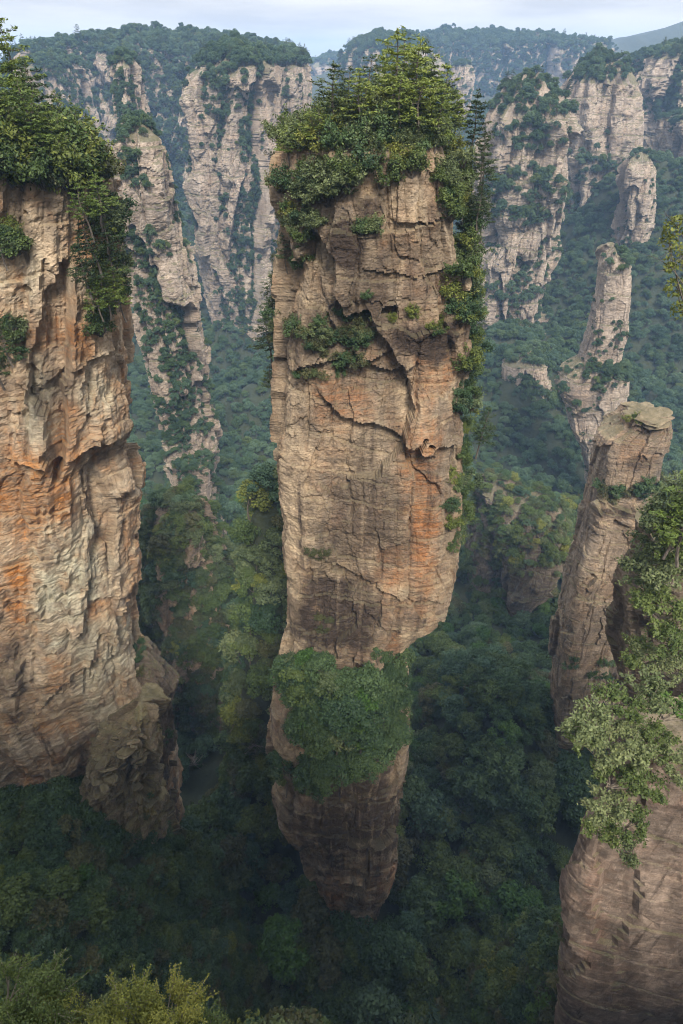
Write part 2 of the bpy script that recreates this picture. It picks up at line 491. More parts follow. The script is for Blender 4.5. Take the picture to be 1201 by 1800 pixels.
    for k in range(1, ncap + 1):
        f = 1 - k / (ncap + 0.5)
        xx = cx + (X[-1] - cx) * f; yy = cy + (Y[-1] - cy) * f
        zz = Z[-1] * f + ztop * (1 - f) + caph * (1 - f ** capexp) * (1 + 0.6 * fbm(xx / 7 / sc, yy / 7 / sc, xx * 0, 3, seed + 3)) + capn * sc * fbm(xx / 2.5 / sc, yy / 2.5 / sc, xx * 0, 3, seed + 4) * (1 - f ** 6)
        cX.append(xx); cY.append(yy); cZ.append(zz)
    X = np.vstack([X, cX]); Y = np.vstack([Y, cY]); Z = np.vstack([Z, cZ])
    nr = X.shape[0]
    V = np.stack([X, Y, Z], -1)
    idx = np.arange(nr * nu).reshape(nr, nu)
    i0 = idx[:-1]; i1 = idx[1:]
    q = np.stack([i0, np.roll(i0, -1, 1), np.roll(i1, -1, 1), i1], -1).reshape(-1, 4)
    me = mesh_np(name, V.reshape(-1, 3), q, mat=mat)
    zn = np.zeros((nr, nu, 4), np.float32); zn[..., 3] = 1
    if zone:
        px, py, _ = proj(V)
        wob = fbm(V[..., 0] / 5 / sc, V[..., 1] / 5 / sc, V[..., 2] / 6 / sc, 4, seed + 77)
        for (bx, by, rx, ry, ch, val) in zone:
            qq = np.sqrt(((px - bx) / rx) ** 2 + ((py - by) / ry) ** 2) + 0.45 * wob
            zn[..., ch] = np.maximum(zn[..., ch], val * (1 - smooth(0.55, 1.2, qq)))
    ca = me.color_attributes.new('zone', 'FLOAT_COLOR', 'POINT')
    ca.data.foreach_set('color', zn.ravel())
    o = link(name, me)
    o['label'] = lab; o['category'] = cat
    # normals of the grid for planting
    du = np.roll(V, -1, 1) - np.roll(V, 1, 1)
    dv = np.gradient(V, axis=0)
    n = np.cross(du, dv)
    n /= np.maximum(np.linalg.norm(n, axis=-1, keepdims=True), 1e-9)
    ROCKS[key] = dict(o=o, V=V, n=n, nz=nz, D=D, sc=sc, seed=seed, xc=xc, zs=zs, xl=xl, xr=xr, depth=depth, shear=shear, dbut=dbut)
    return o

# ------------------------------------------------------------------ the ground
def ground_z(x, y):
    x = np.asarray(x, float); y = np.asarray(y, float)
    o = np.zeros_like(x + y)
    z = -238 + 6 * fbm(x / 60, y / 60, o, 4, 5) + 2.0 * fbm(x / 14, y / 14, o, 3, 6)
    z = z + 100 * smooth(18, 62, -x + 5 * fbm(x / 15, y / 15, o, 2, 8)) * (1 - smooth(70, 118, y))
    z = z + 30 * smooth(70, 130, -x) * (1 - smooth(200, 300, y))
    z = z + 95 * smooth(36, 60, x) * (1 - smooth(45, 80, y))
    z = z + 52 * np.exp(-((x - 62) / 30) ** 2 - ((y - 145) / 34) ** 2)
    z = z + (150 + 12 * fbm(x / 9, y / 9, o, 3, 9)) * smooth(-50, -17, x + 4 * fbm(x / 12, y / 12, o, 2, 10)) * (1 - smooth(2, 26, x)) * np.exp(-((y - 131) / 19) ** 2)
    z = z + 7 * np.exp(-((x - 6) / 20) ** 2 - ((y - 92) / 18) ** 2)
    z = z + 32 * smooth(300, 700, y) + 50 * smooth(700, 900, y) + 60 * smooth(900, 1300, y)
    z = z + 24 * fbm(x / 95, y / 95, o, 4, 12) * smooth(180, 420, y)
    z = z + 30 * smooth(120, 260, x) * smooth(200, 420, y)
    z = z + 112 * np.exp(-((x - 280) / 85) ** 2 - ((y - 600) / 85) ** 2)
    z = z + 38 * np.exp(-((x - 130) / 70) ** 2 - ((y - 490) / 70) ** 2) + 46 * np.exp(-((x - 133) / 46) ** 2 - ((y - 410) / 48) ** 2)
    far = smooth(1300, 2300, y)
    z = z + far * (55 + 70 * fbm(x / 700, y / 700, o, 4, 14)) + 75 * np.exp(-((x - 1020) / 260) ** 2 - ((y - 2300) / 300) ** 2)
    # the crag that carries the viewpoint, its unseen parts shaped to shade the gorge
    yy = y - 6.5 * np.exp(-((x + 9) / 6.5) ** 2) + 40 * smooth(9, 40, x)
    wall = -6 - 5.0 * (yy + 4) + 5 * fbm(x / 10, y / 10, o, 3, 15)
    wall = np.where(yy < -4, -6 + 0.4 * (-yy - 4), wall)
    wall = np.minimum(wall, 14 + 3 * fbm(x / 20, y / 20, o, 3, 17))
    return np.maximum(z, wall)

def axis(parts):
    out = []
    for a, b, st in parts:
        out.append(np.arange(a, b, st))
    return np.concatenate(out)
gx = axis([(-4200, -900, 110), (-900, -300, 15), (-300, -120, 5), (-120, 120, 2.2), (120, 300, 5), (300, 900, 15), (900, 4201, 110)])
gy = axis([(-330, -24, 18), (-24, 60, 1.6), (60, 320, 2.6), (320, 900, 6), (900, 1600, 25), (1600, 6200, 120)])
GX, GY = np.meshgrid(gx, gy)
GZ = ground_z(GX, GY)
ng = GX.shape
gi = np.arange(GX.size).reshape(ng)
gq = np.stack([gi[:-1, :-1], gi[:-1, 1:], gi[1:, 1:], gi[1:, :-1]], -1).reshape(-1, 4)
link("ground", mesh_np("ground", np.stack([GX, GY, GZ], -1).reshape(-1, 3), gq, mat=M_GROUND, smooth_shade=True), kind='structure')

# ------------------------------------------------------------------ the rocks
OR, DK, PL = 0, 1, 2
rock('main', "rock_pillar",
     [(262, 515, 790), (300, 503, 800), (350, 503, 805), (420, 512, 815), (500, 500, 825), (560, 495, 825), (620, 487, 820),
      (700, 490, 816), (800, 490, 806), (900, 494, 806), (960, 499, 806), (1010, 505, 800), (1050, 509, 785), (1085, 511, 768),
      (1104, 512, 738), (1130, 512, 720), (1180, 502, 714), (1250, 492, 711), (1350, 482, 706), (1420, 480, 704), (1480, 518, 696),
      (1550, 548, 688), (1620, 578, 668), (1690, 600, 652), (1760, 612, 645)],
     D=90, depth=24, mat=M_ROCK, nu=560, nz=1250, seed=3, caph=3.8, capexp=1.2, nexp=4.2, amp=0.85, bed=(0.05, 0),
     lab='tall free-standing sandstone pillar with a wooded top, overhanging shoulder and narrow foot', cat='rock pillar',
     over=[([(500, 400), (560, 392), (640, 410), (690, 400), (780, 392)], 0.9, 40, -1),
           ([(515, 655), (575, 640), (640, 648), (700, 660), (730, 640)], 1.3, 70, 1),
           ([(660, 560), (720, 580), (800, 575)], 1.0, 30, -1),
           ([(560, 690), (600, 740), (650, 745), (700, 770), (765, 805)], 1.4, 60, 1),
           ([(575, 560), (640, 640), (690, 625)], 1.2, 60, 1),
           ([(530, 960), (620, 1010), (700, 1040), (770, 1055)], 0.9, 90, 1),
           ([(640, 1068), (700, 1098), (780, 1080)], 1.0, 60, 1),
           ([(640, 470), (720, 488), (800, 480)], 0.5, 40, 1),
           ([(690, 385), (760, 392), (800, 380)], 0.7, 30, 1)],
     bumps=[(590, 1300, 95, 80, 3.4), (610, 600, 50, 60, -1.6), (700, 900, 60, 120, 0.8), (600, 1120, 60, 60, -0.8)],
     zone=[(690, 490, 120, 75, DK, 0.67), (605, 425, 42, 60, DK, 1.28), (640, 560, 115, 75, DK, 0.72), (760, 600, 65, 45, DK, 1.30), (640, 930, 95, 110, DK, 0.72), (590, 1080, 85, 75, DK, 1.20),
           (555, 335, 65, 36, DK, 1.04), (648, 365, 36, 34, DK, 1.30), (525, 600, 40, 50, DK, 0.64), (740, 870, 40, 170, OR, 0.95), (700, 1000, 70, 45, OR, 0.6), (760, 640, 40, 90, OR, 0.7), (600, 720, 65, 60, OR, 0.5), (740, 1010, 50, 40, OR, 0.5),
           (590, 445, 22, 40, PL, 0.8), (655, 430, 14, 60, PL, 0.7), (700, 360, 50, 45, PL, 0.35), (515, 880, 24, 230, PL, 0.9), (515, 1130, 22, 70, PL, 1.0), (712, 1180, 12, 80, PL, 1.0),  # pale strips along both edges: sidelight put into the colour
           (720, 690, 24, 80, PL, 0.65), (620, 780, 90, 60, PL, 0.35), (630, 1440, 110, 95, DK, 1.30), (690, 1540, 40, 30, OR, 0.7), (590, 1560, 30, 30, OR, 0.7), (690, 1150, 22, 40, OR, 0.6)])
rock('left', "cliff",
     [(275, -600, 152), (300, -600, 160), (400, -600, 164), (520, -600, 174), (620, -600, 180), (700, -600, 190), (770, -600, 196), (805, -600, 180),
      (850, -600, 192), (900, -600, 203), (940, -600, 200), (1000, -600, 206), (1100, -600, 208), (1200, -600, 214), (1238, -600, 232), (1262, -600, 252), (1310, -600, 268), (1400, -600, 284), (1480, -600, 290), (1560, -600, 290), (1700, -600, 296)],
     D=82, Dr=86, depth=36, mat=M_LEFT, nu=640, nz=1000, seed=11, caph=3, nexp=3.6, shear=0.26, amp=0.9, bed=(0.12, 0),
     lab='huge rust-orange sandstone cliff filling the left edge of the photo', cat='cliff',
     over=[([(20, 800), (95, 800), (150, 780), (188, 765)], 2.0, 70, 1), ([(130, 1070), (190, 1050), (225, 1040)], 0.9, 60, 1),
           ([(0, 640), (60, 690), (120, 640), (200, 600)], 0.9, 60, 1), ([(0, 1240), (60, 1260), (130, 1180), (200, 1150)], 1.2, 90, 1)],
     bumps=[(165, 890, 26, 95, -2.4), (75, 740, 22, 160, 1.6), (200, 640, 22, 60, 1.0), (110, 1150, 50, 110, 1.1)],
     zone=[(60, 870, 90, 80, OR, 0.75), (110, 590, 60, 40, OR, 0.6), (150, 420, 40, 60, OR, 0.5), (25, 1040, 40, 60, OR, 0.8), (120, 760, 60, 60, OR, 0.6), (30, 500, 40, 90, PL, 0.4), (170, 690, 40, 50, PL, 0.6),
           (120, 1020, 70, 110, PL, 0.85), (180, 1180, 60, 120, PL, 0.6), (70, 720, 30, 90, PL, 0.6), (100, 680, 45, 36, DK, 0.45), (60, 370, 80, 50, DK, 0.45), (180, 800, 14, 26, DK, 0.6), (20, 1180, 40, 60, DK, 0.7)])
rock('rubble', "rock_buttress",
     [(1274, 230, 248), (1297, 209, 258), (1332, 174, 268), (1382, 144, 275), (1432, 144, 282), (1492, 174, 285), (1572, 219, 284), (1632, 239, 287), (1712, 249, 292)],
     D=80, depth=16, mat=M_OLIVE, nu=300, nz=420, seed=21, caph=1.0, nexp=2.6, amp=1.7, sc=0.8, bed=(-0.8, 0.3), bedk=1.6,
     zone=[(270, 1420, 30, 60, OR, 0.6), (200, 1360, 60, 40, PL, 0.4)],
     lab='broken mossy buttress of tilted slabs at the foot of the orange cliff', cat='buttress')
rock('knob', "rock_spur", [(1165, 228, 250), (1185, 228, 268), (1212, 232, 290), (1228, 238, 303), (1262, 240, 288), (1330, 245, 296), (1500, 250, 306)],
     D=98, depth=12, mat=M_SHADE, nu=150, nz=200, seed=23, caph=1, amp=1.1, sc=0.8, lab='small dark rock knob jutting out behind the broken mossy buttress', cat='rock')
rock('peak', "wooded_peak", [(915, 300, 325), (960, 272, 345), (1000, 248, 368), (1060, 234, 385), (1120, 228, 396), (1200, 226, 400), (1320, 230, 398)],
     D=172, depth=34, mat=M_MID, nu=260, nz=300, seed=25, caph=2, nexp=2.3, amp=1.5, butt=6,
     lab='steep wooded rock peak between the orange cliff and the tall pillar', cat='rock peak')
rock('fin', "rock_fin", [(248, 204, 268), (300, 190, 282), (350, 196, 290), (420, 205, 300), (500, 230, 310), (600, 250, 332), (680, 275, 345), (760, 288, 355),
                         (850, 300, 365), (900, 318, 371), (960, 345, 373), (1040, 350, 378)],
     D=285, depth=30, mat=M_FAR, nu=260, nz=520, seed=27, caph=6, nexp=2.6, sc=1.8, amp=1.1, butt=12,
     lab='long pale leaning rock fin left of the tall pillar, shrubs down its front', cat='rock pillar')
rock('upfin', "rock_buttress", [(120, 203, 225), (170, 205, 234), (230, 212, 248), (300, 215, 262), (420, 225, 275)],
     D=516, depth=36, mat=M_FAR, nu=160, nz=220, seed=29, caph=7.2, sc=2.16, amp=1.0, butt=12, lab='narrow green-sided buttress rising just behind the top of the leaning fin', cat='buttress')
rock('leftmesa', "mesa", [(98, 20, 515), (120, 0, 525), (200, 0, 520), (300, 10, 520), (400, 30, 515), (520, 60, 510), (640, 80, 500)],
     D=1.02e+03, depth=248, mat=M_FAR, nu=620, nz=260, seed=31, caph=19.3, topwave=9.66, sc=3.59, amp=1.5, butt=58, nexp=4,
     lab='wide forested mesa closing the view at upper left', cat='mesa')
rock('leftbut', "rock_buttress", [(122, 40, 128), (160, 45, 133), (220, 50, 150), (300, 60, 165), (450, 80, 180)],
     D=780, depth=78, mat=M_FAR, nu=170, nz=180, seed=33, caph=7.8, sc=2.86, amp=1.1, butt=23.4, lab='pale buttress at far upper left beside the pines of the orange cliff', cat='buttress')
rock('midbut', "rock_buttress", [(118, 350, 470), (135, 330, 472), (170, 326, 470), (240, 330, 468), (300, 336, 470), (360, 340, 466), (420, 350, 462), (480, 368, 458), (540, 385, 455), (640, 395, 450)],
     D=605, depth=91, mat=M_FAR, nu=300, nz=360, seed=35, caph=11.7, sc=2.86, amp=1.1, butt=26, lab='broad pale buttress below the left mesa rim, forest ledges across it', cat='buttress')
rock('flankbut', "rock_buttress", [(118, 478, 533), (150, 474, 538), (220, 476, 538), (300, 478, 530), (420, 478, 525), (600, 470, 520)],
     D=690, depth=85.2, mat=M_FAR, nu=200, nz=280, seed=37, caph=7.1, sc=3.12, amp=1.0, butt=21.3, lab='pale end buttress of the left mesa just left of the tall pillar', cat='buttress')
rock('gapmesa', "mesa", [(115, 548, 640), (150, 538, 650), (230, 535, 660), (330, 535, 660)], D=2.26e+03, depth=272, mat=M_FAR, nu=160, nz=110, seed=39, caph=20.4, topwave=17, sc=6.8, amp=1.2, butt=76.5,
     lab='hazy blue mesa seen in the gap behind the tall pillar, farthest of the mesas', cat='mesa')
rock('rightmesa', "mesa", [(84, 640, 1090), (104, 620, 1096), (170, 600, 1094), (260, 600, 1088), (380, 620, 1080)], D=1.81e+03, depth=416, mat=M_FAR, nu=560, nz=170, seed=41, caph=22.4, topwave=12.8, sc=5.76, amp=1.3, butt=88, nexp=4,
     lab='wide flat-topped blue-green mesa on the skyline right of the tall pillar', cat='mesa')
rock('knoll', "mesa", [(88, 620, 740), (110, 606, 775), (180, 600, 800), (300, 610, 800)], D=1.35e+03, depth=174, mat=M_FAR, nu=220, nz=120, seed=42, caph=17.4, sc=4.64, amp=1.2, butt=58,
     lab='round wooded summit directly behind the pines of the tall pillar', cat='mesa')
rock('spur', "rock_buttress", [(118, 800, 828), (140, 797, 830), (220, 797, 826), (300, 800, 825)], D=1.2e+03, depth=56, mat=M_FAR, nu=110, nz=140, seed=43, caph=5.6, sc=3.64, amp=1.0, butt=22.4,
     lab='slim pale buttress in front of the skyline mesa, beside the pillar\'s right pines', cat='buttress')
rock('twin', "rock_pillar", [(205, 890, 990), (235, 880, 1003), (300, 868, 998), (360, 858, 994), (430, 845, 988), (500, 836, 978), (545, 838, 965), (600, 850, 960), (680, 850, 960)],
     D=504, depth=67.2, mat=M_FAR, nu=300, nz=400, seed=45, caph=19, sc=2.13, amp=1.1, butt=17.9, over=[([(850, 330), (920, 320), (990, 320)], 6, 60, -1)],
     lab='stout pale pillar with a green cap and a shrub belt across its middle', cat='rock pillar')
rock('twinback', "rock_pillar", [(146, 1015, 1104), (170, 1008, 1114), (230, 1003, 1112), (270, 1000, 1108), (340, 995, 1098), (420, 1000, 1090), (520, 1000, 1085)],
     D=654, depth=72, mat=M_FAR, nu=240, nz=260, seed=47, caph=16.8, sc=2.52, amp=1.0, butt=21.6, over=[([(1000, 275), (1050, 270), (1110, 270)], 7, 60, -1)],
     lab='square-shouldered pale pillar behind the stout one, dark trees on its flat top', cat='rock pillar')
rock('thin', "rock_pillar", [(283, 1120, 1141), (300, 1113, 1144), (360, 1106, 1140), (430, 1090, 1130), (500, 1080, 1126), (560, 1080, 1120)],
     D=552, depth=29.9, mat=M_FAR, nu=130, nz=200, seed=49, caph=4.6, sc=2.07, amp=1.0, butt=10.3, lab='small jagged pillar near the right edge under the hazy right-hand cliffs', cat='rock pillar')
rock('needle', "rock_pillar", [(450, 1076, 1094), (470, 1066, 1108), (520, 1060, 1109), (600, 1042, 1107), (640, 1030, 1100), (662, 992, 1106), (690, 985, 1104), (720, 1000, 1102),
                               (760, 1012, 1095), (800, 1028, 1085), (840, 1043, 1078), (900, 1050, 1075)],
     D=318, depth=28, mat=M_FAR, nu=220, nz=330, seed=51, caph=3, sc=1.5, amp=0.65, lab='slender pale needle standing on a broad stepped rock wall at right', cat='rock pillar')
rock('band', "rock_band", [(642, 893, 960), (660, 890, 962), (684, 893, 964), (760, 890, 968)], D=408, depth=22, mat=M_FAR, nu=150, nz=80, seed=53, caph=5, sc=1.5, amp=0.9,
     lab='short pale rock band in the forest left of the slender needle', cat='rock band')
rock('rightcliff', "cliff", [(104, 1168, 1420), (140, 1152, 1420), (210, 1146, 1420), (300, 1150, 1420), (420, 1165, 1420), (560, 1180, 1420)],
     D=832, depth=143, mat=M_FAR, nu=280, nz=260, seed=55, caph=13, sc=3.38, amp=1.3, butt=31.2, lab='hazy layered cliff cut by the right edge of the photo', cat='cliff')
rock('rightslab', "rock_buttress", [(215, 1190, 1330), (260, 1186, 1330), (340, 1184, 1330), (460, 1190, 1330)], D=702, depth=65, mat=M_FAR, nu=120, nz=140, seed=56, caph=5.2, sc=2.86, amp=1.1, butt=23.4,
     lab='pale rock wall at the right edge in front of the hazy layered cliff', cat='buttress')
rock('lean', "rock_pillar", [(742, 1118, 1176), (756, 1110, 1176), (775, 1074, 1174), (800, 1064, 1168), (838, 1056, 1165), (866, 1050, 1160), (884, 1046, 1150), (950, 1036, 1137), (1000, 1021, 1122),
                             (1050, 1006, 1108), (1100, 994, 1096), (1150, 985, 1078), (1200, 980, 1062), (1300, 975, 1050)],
     D=138, depth=16, mat=M_MID, nu=330, nz=560, seed=57, caph=0.1, capn=0.3, nexp=5, amp=0.6, bed=(0.05, 0), lab='leaning sandstone pillar at right with flat slab top and a shrub-filled ledge', cat='rock pillar',
     over=[([(1045, 868), (1100, 890), (1160, 895)], 2.0, 40, -1), ([(1050, 905), (1100, 915), (1140, 925)], 0.8, 30, 1), ([(1110, 745), (1150, 742), (1190, 738)], 0.9, 20, 1)],
     zone=[(1095, 903, 45, 14, DK, 0.9), (1110, 790, 40, 40, OR, 0.5), (1095, 1040, 20, 40, OR, 0.6), (1060, 960, 40, 70, PL, 0.5), (1130, 815, 30, 14, DK, 0.7), (1040, 1110, 50, 50, DK, 0.3)])
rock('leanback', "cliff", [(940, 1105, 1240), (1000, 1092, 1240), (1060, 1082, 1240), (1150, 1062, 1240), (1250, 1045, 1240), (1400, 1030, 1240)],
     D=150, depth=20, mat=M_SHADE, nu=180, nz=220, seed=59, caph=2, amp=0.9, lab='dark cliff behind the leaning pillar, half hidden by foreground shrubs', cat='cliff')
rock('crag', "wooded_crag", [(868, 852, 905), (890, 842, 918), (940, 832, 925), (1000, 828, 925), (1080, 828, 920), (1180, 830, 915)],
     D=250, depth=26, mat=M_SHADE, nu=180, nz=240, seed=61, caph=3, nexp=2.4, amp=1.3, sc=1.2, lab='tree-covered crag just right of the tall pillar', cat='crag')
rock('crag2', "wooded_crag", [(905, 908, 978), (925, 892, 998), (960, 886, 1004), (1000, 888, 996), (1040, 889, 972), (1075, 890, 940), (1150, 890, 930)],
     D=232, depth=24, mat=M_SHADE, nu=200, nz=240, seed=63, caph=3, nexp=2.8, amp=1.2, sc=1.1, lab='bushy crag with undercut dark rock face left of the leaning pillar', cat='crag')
rock('fore', "foreground_crag", [(1330, 1112, 1800), (1400, 1088, 1800), (1450, 1066, 1800), (1500, 1034, 1800), (1600, 1006, 1800), (1700, 994, 1800), (1800, 988, 1800), (1950, 980, 1800)],
     D=36, Dr=33, depth=12, mat=M_FORE, nu=520, nz=600, seed=65, caph=0.4, nexp=2.8, sc=1.1, amp=0.36, smallk=0.3, bed=(0.25, 0),
     zone=[(1150, 1600, 26, 150, PL, 0.7), (1090, 1740, 50, 90, DK, 0.5), (1190, 1700, 40, 120, DK, 0.4), (1040, 1620, 22, 120, OR, 0.4)],
     lab='pinkish foreground crag in the lower right corner, shrubs on top', cat='crag')
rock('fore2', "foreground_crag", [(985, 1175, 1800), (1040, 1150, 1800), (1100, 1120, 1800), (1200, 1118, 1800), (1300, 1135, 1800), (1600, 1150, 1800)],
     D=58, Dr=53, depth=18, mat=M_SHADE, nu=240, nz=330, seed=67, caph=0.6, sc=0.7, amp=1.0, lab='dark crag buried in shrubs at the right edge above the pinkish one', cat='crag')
print('rocks', time.time() - T0)

# the thin slab that lies across the leaning pillar, and loose slabs on the mossy buttress
def plate(seed, lx, ly, t):
    r_ = np.random.default_rng(seed)
    n = 11
    an = np.sort(np.linspace(0, 2 * math.pi, n, endpoint=False) + r_.normal(size=n) * 0.12)
    rr = (np.abs(np.cos(an)) ** 5 + np.abs(np.sin(an)) ** 5) ** (-1 / 5) * (0.85 + 0.25 * r_.random(n))
    x, y = lx / 2 * rr * np.cos(an), ly / 2 * rr * np.sin(an)
    V, Q = [], []
    zs_ = [(-t / 2, 0.86), (-t * 0.12, 1.0), (t * 0.12, 0.96), (t / 2, 0.9)]
    for zz, f in zs_:
        V.append(np.stack([x * f + r_.normal(size=n) * 0.03 * lx, y * f + r_.normal(size=n) * 0.03 * ly, np.full(n, zz) + r_.normal(size=n) * 0.05 * t], 1))
    V.append(np.array([[0, 0, t / 2 + 0.02]])); V.append(np.array([[0, 0, -t / 2]]))
    V = np.vstack(V)
    T = []
    for k in range(3):
        for i in range(n):
            a, b = k * n + i, k * n + (i + 1) % n
            Q.append((a, b, b + n, a + n))
    for i in range(n):
        T.append((3 * n + i, 3 * n + (i + 1) % n, 4 * n)); T.append(((i + 1) % n, i, 4 * n + 1))
    return V, Q, T
lean = ROCKS['lean']['o']
for k, (px, py, D, lx, ly, t, rz, tl) in enumerate([(1150, 733, 133, 7.6, 6, 0.9, 0.2, 0.16), (1160, 726, 134, 5.4, 5, 0.7, -0.1, 0.2), (1148, 741, 133, 7.4, 6, 0.8, 0.1, 0.10)]):
    V, Q, T = plate(400 + k, lx, ly, t)
    o = link("cap_slab", mesh_np("cap_slab", V, Q, T, mat=M_MID), lean)
    o.location = at(px, py, D); o.rotation_euler = (0.1, -tl, rz)
SLABS = [plate(500 + k, 1.0, 0.7, 0.2) for k in range(5)]
SLAB_ME = [mesh_np("flat_stone", *a, mat=M_OLIVE) for a in SLABS]
rs = np.random.default_rng(91)
r_ = ROCKS['rubble']; Vr = r_['V'].reshape(-1, 3); Nr_ = r_['n'].reshape(-1, 3)
qx, qy, _ = proj(Vr)
okr = np.nonzero((((qx - 212) / 66) ** 2 + ((qy - 1350) / 80) ** 2 < 1) & ((Nr_ * -unit_v(Vr)).sum(1) > 0.1))[0]
for k in range(64):
    i = rs.choice(okr)
    o = link("flat_stone", SLAB_ME[k % 5])
    o.location = Vr[i] + Nr_[i] * 0.35
    s_ = 1.8 + 3.0 * rs.random() ** 1.5
    o.scale = (s_, s_ * (0.6 + 0.5 * rs.random()), s_ * 0.9)
    o.rotation_euler = (0.35 * rs.normal(), 0.5 + 0.35 * rs.normal(), rs.random() * 3.1)
    o['label'] = 'loose flat slab lying on the broken mossy buttress below the orange cliff'
    o['category'] = 'stone'
    o['kind'] = 'thing'
    o['group'] = 'loose slabs on the mossy buttress'
# ------------------------------------------------------------------ plants: shapes
def unit(v):
    return v / np.maximum(np.linalg.norm(v, axis=-1, keepdims=True), 1e-9)
def cards(C, Nr, size, aspect, rng, along=None):
    n = len(C)
    if along is None:
        t = rng.normal(size=(n, 3))
    else:
        t = along + 0.35 * rng.normal(size=(n, 3))
    t = unit(t - (t * Nr).sum(1, keepdims=True) * Nr)
    b = np.cross(Nr, t)
    s = (size * (0.65 + 0.7 * rng.random(n)))[:, None]
    V = np.stack([C - t * s * 0.5, C + b * s * aspect * 0.5 - t * s * 0.05, C + t * s * 0.5, C - b * s * aspect * 0.5 - t * s * 0.05], 1)
    return V.reshape(-1, 3), np.arange(4 * n).reshape(n, 4)
def tube(pts, rad, k=5):
    pts = np.asarray(pts, float); rad = np.asarray(rad, float)
    d = unit(np.gradient(pts, axis=0))
    ref = np.array([0.3, 1.0, 0.2])
    u = unit(np.cross(d, ref)); v = np.cross(d, u)
    an = np.arange(k) * 2 * math.pi / k
    V = pts[:, None] + rad[:, None, None] * (np.cos(an)[None, :, None] * u[:, None] + np.sin(an)[None, :, None] * v[:, None])
    m = len(pts)
    i = np.arange(m * k).reshape(m, k)
    q = np.stack([i[:-1], np.roll(i[:-1], -1, 1), np.roll(i[1:], -1, 1), i[1:]], -1).reshape(-1, 4)
    return V.reshape(-1, 3), q
def join(parts):
    V, Q, o = [], [], 0
    for v, q in parts:
        V.append(v); Q.append(q + o); o += len(v)
    return np.vstack(V), np.vstack(Q)
def puff_cards(centers, radii, nper, size, aspect, rng, flat=0.8, up=0.35, jit=0.65):
    Cs, Ns = [], []
    for c, r in zip(centers, radii):
        k = int(nper * (r / np.mean(radii)) ** 2)
        dv = unit(rng.normal(size=(k, 3)) + [0, 0, 0.35])
        rr = r * (0.62 + 0.42 * rng.random((k, 1)))
        Cs.append(c + dv * rr * [1, 1, flat])
        Ns.append(unit(dv + [0, 0, up] + jit * rng.normal(size=(k, 3))))
    return cards(np.vstack(Cs), np.vstack(Ns), size, aspect, rng)
def curve(a, b, bend, n, rng):
    t = np.linspace(0, 1, n)[:, None]
    return np.asarray(a) * (1 - t) + np.asarray(b) * t + np.sin(t * math.pi) * np.asarray(bend)

def shape_broad(seed):
    rng = np.random.default_rng(seed)
    Rr, H = 4.6, 9.0 + rng.random() * 2
    nc = 24 + seed % 3 * 5
    ph = rng.random(nc) * 2 * math.pi
    hh = rng.random(nc) ** 0.8
    rad = Rr * np.sqrt(np.clip(1 - (hh * 0.98) ** 1.8, 0.02, 1)) * (0.35 + 0.65 * np.sqrt(rng.random(nc)))
    ecc = 0.8 + 0.4 * rng.random()
    cen = np.stack([rad * np.cos(ph) * ecc, rad * np.sin(ph) / ecc, H * 0.42 + hh * H * 0.5], 1)
    rr = 1.0 + 0.95 * rng.random(nc)
    crown = puff_cards(cen, rr, 105, 0.62, 0.6, rng)
    tr = [tube(curve((0, 0, -1.5), (0.3, 0.2, H * 0.7), (0.3 * rng.normal(), 0.3 * rng.normal(), 0), 6, rng), np.linspace(0.28, 0.1, 6))]
    for k in range(0, nc, 4):
        tr.append(tube(curve((0.1, 0.1, H * (0.3 + 0.2 * rng.random())), cen[k], (0, 0, -0.4), 5, rng), np.linspace(0.12, 0.03, 5), 4))
    return crown, join(tr)
def shape_shrub(seed, leaf=0.25, per=70, nc=15, jr=0.35):
    rng = np.random.default_rng(100 + seed)
    Rr, H = 1.6, 1.9 + 0.6 * rng.random()
    ph = rng.random(nc) * 2 * math.pi
    rad = Rr * np.sqrt(rng.random(nc)) * 0.9
    zz = H * (0.2 + 0.7 * rng.random(nc) * np.sqrt(np.clip(1 - (rad / Rr) ** 2, 0.05, 1)))
    cen = np.stack([rad * np.cos(ph), rad * np.sin(ph), zz], 1)
    parts = [puff_cards(cen, 0.30 + jr * rng.random(nc), per, leaf, 0.55, rng, up=0.5, jit=0.75)]
    tr, Cs, Ns, Al = [], [], [], []
    for k in range(nc):
        tr.append(tube(curve((0.1 * rng.normal(), 0.1 * rng.normal(), -0.5), cen[k], (0.1 * rng.normal(), 0.1 * rng.normal(), 0), 5, rng), np.linspace(0.05, 0.018, 5), 4))
        for _ in range(3):                       # leafy shoots that break the outline
            dv = unit(cen[k] * [1, 1, 0.6] + rng.normal(size=3) * 0.7 + [0, 0, 0.5])
            Ls = 0.45 + 0.65 * rng.random()
            p1 = cen[k] + dv * Ls
            tr.append(tube(curve(cen[k], p1, (0, 0, -0.06), 4, rng), np.linspace(0.018, 0.006, 4), 3))
            m = int(Ls / leaf * 5)
            t = rng.random((m, 1)) ** 0.8
            Cs.append(cen[k] + dv * Ls * t + rng.normal(size=(m, 3)) * leaf * 0.45)
            Al.append(unit(dv + 0.8 * rng.normal(size=(m, 3))))
            Ns.append(unit(rng.normal(size=(m, 3)) * 0.7 + [0, 0, 0.9]))
    parts.append(cards(np.vstack(Cs), np.vstack(Ns), leaf, 0.5, rng, along=np.vstack(Al)))
    return join(parts), join(tr)
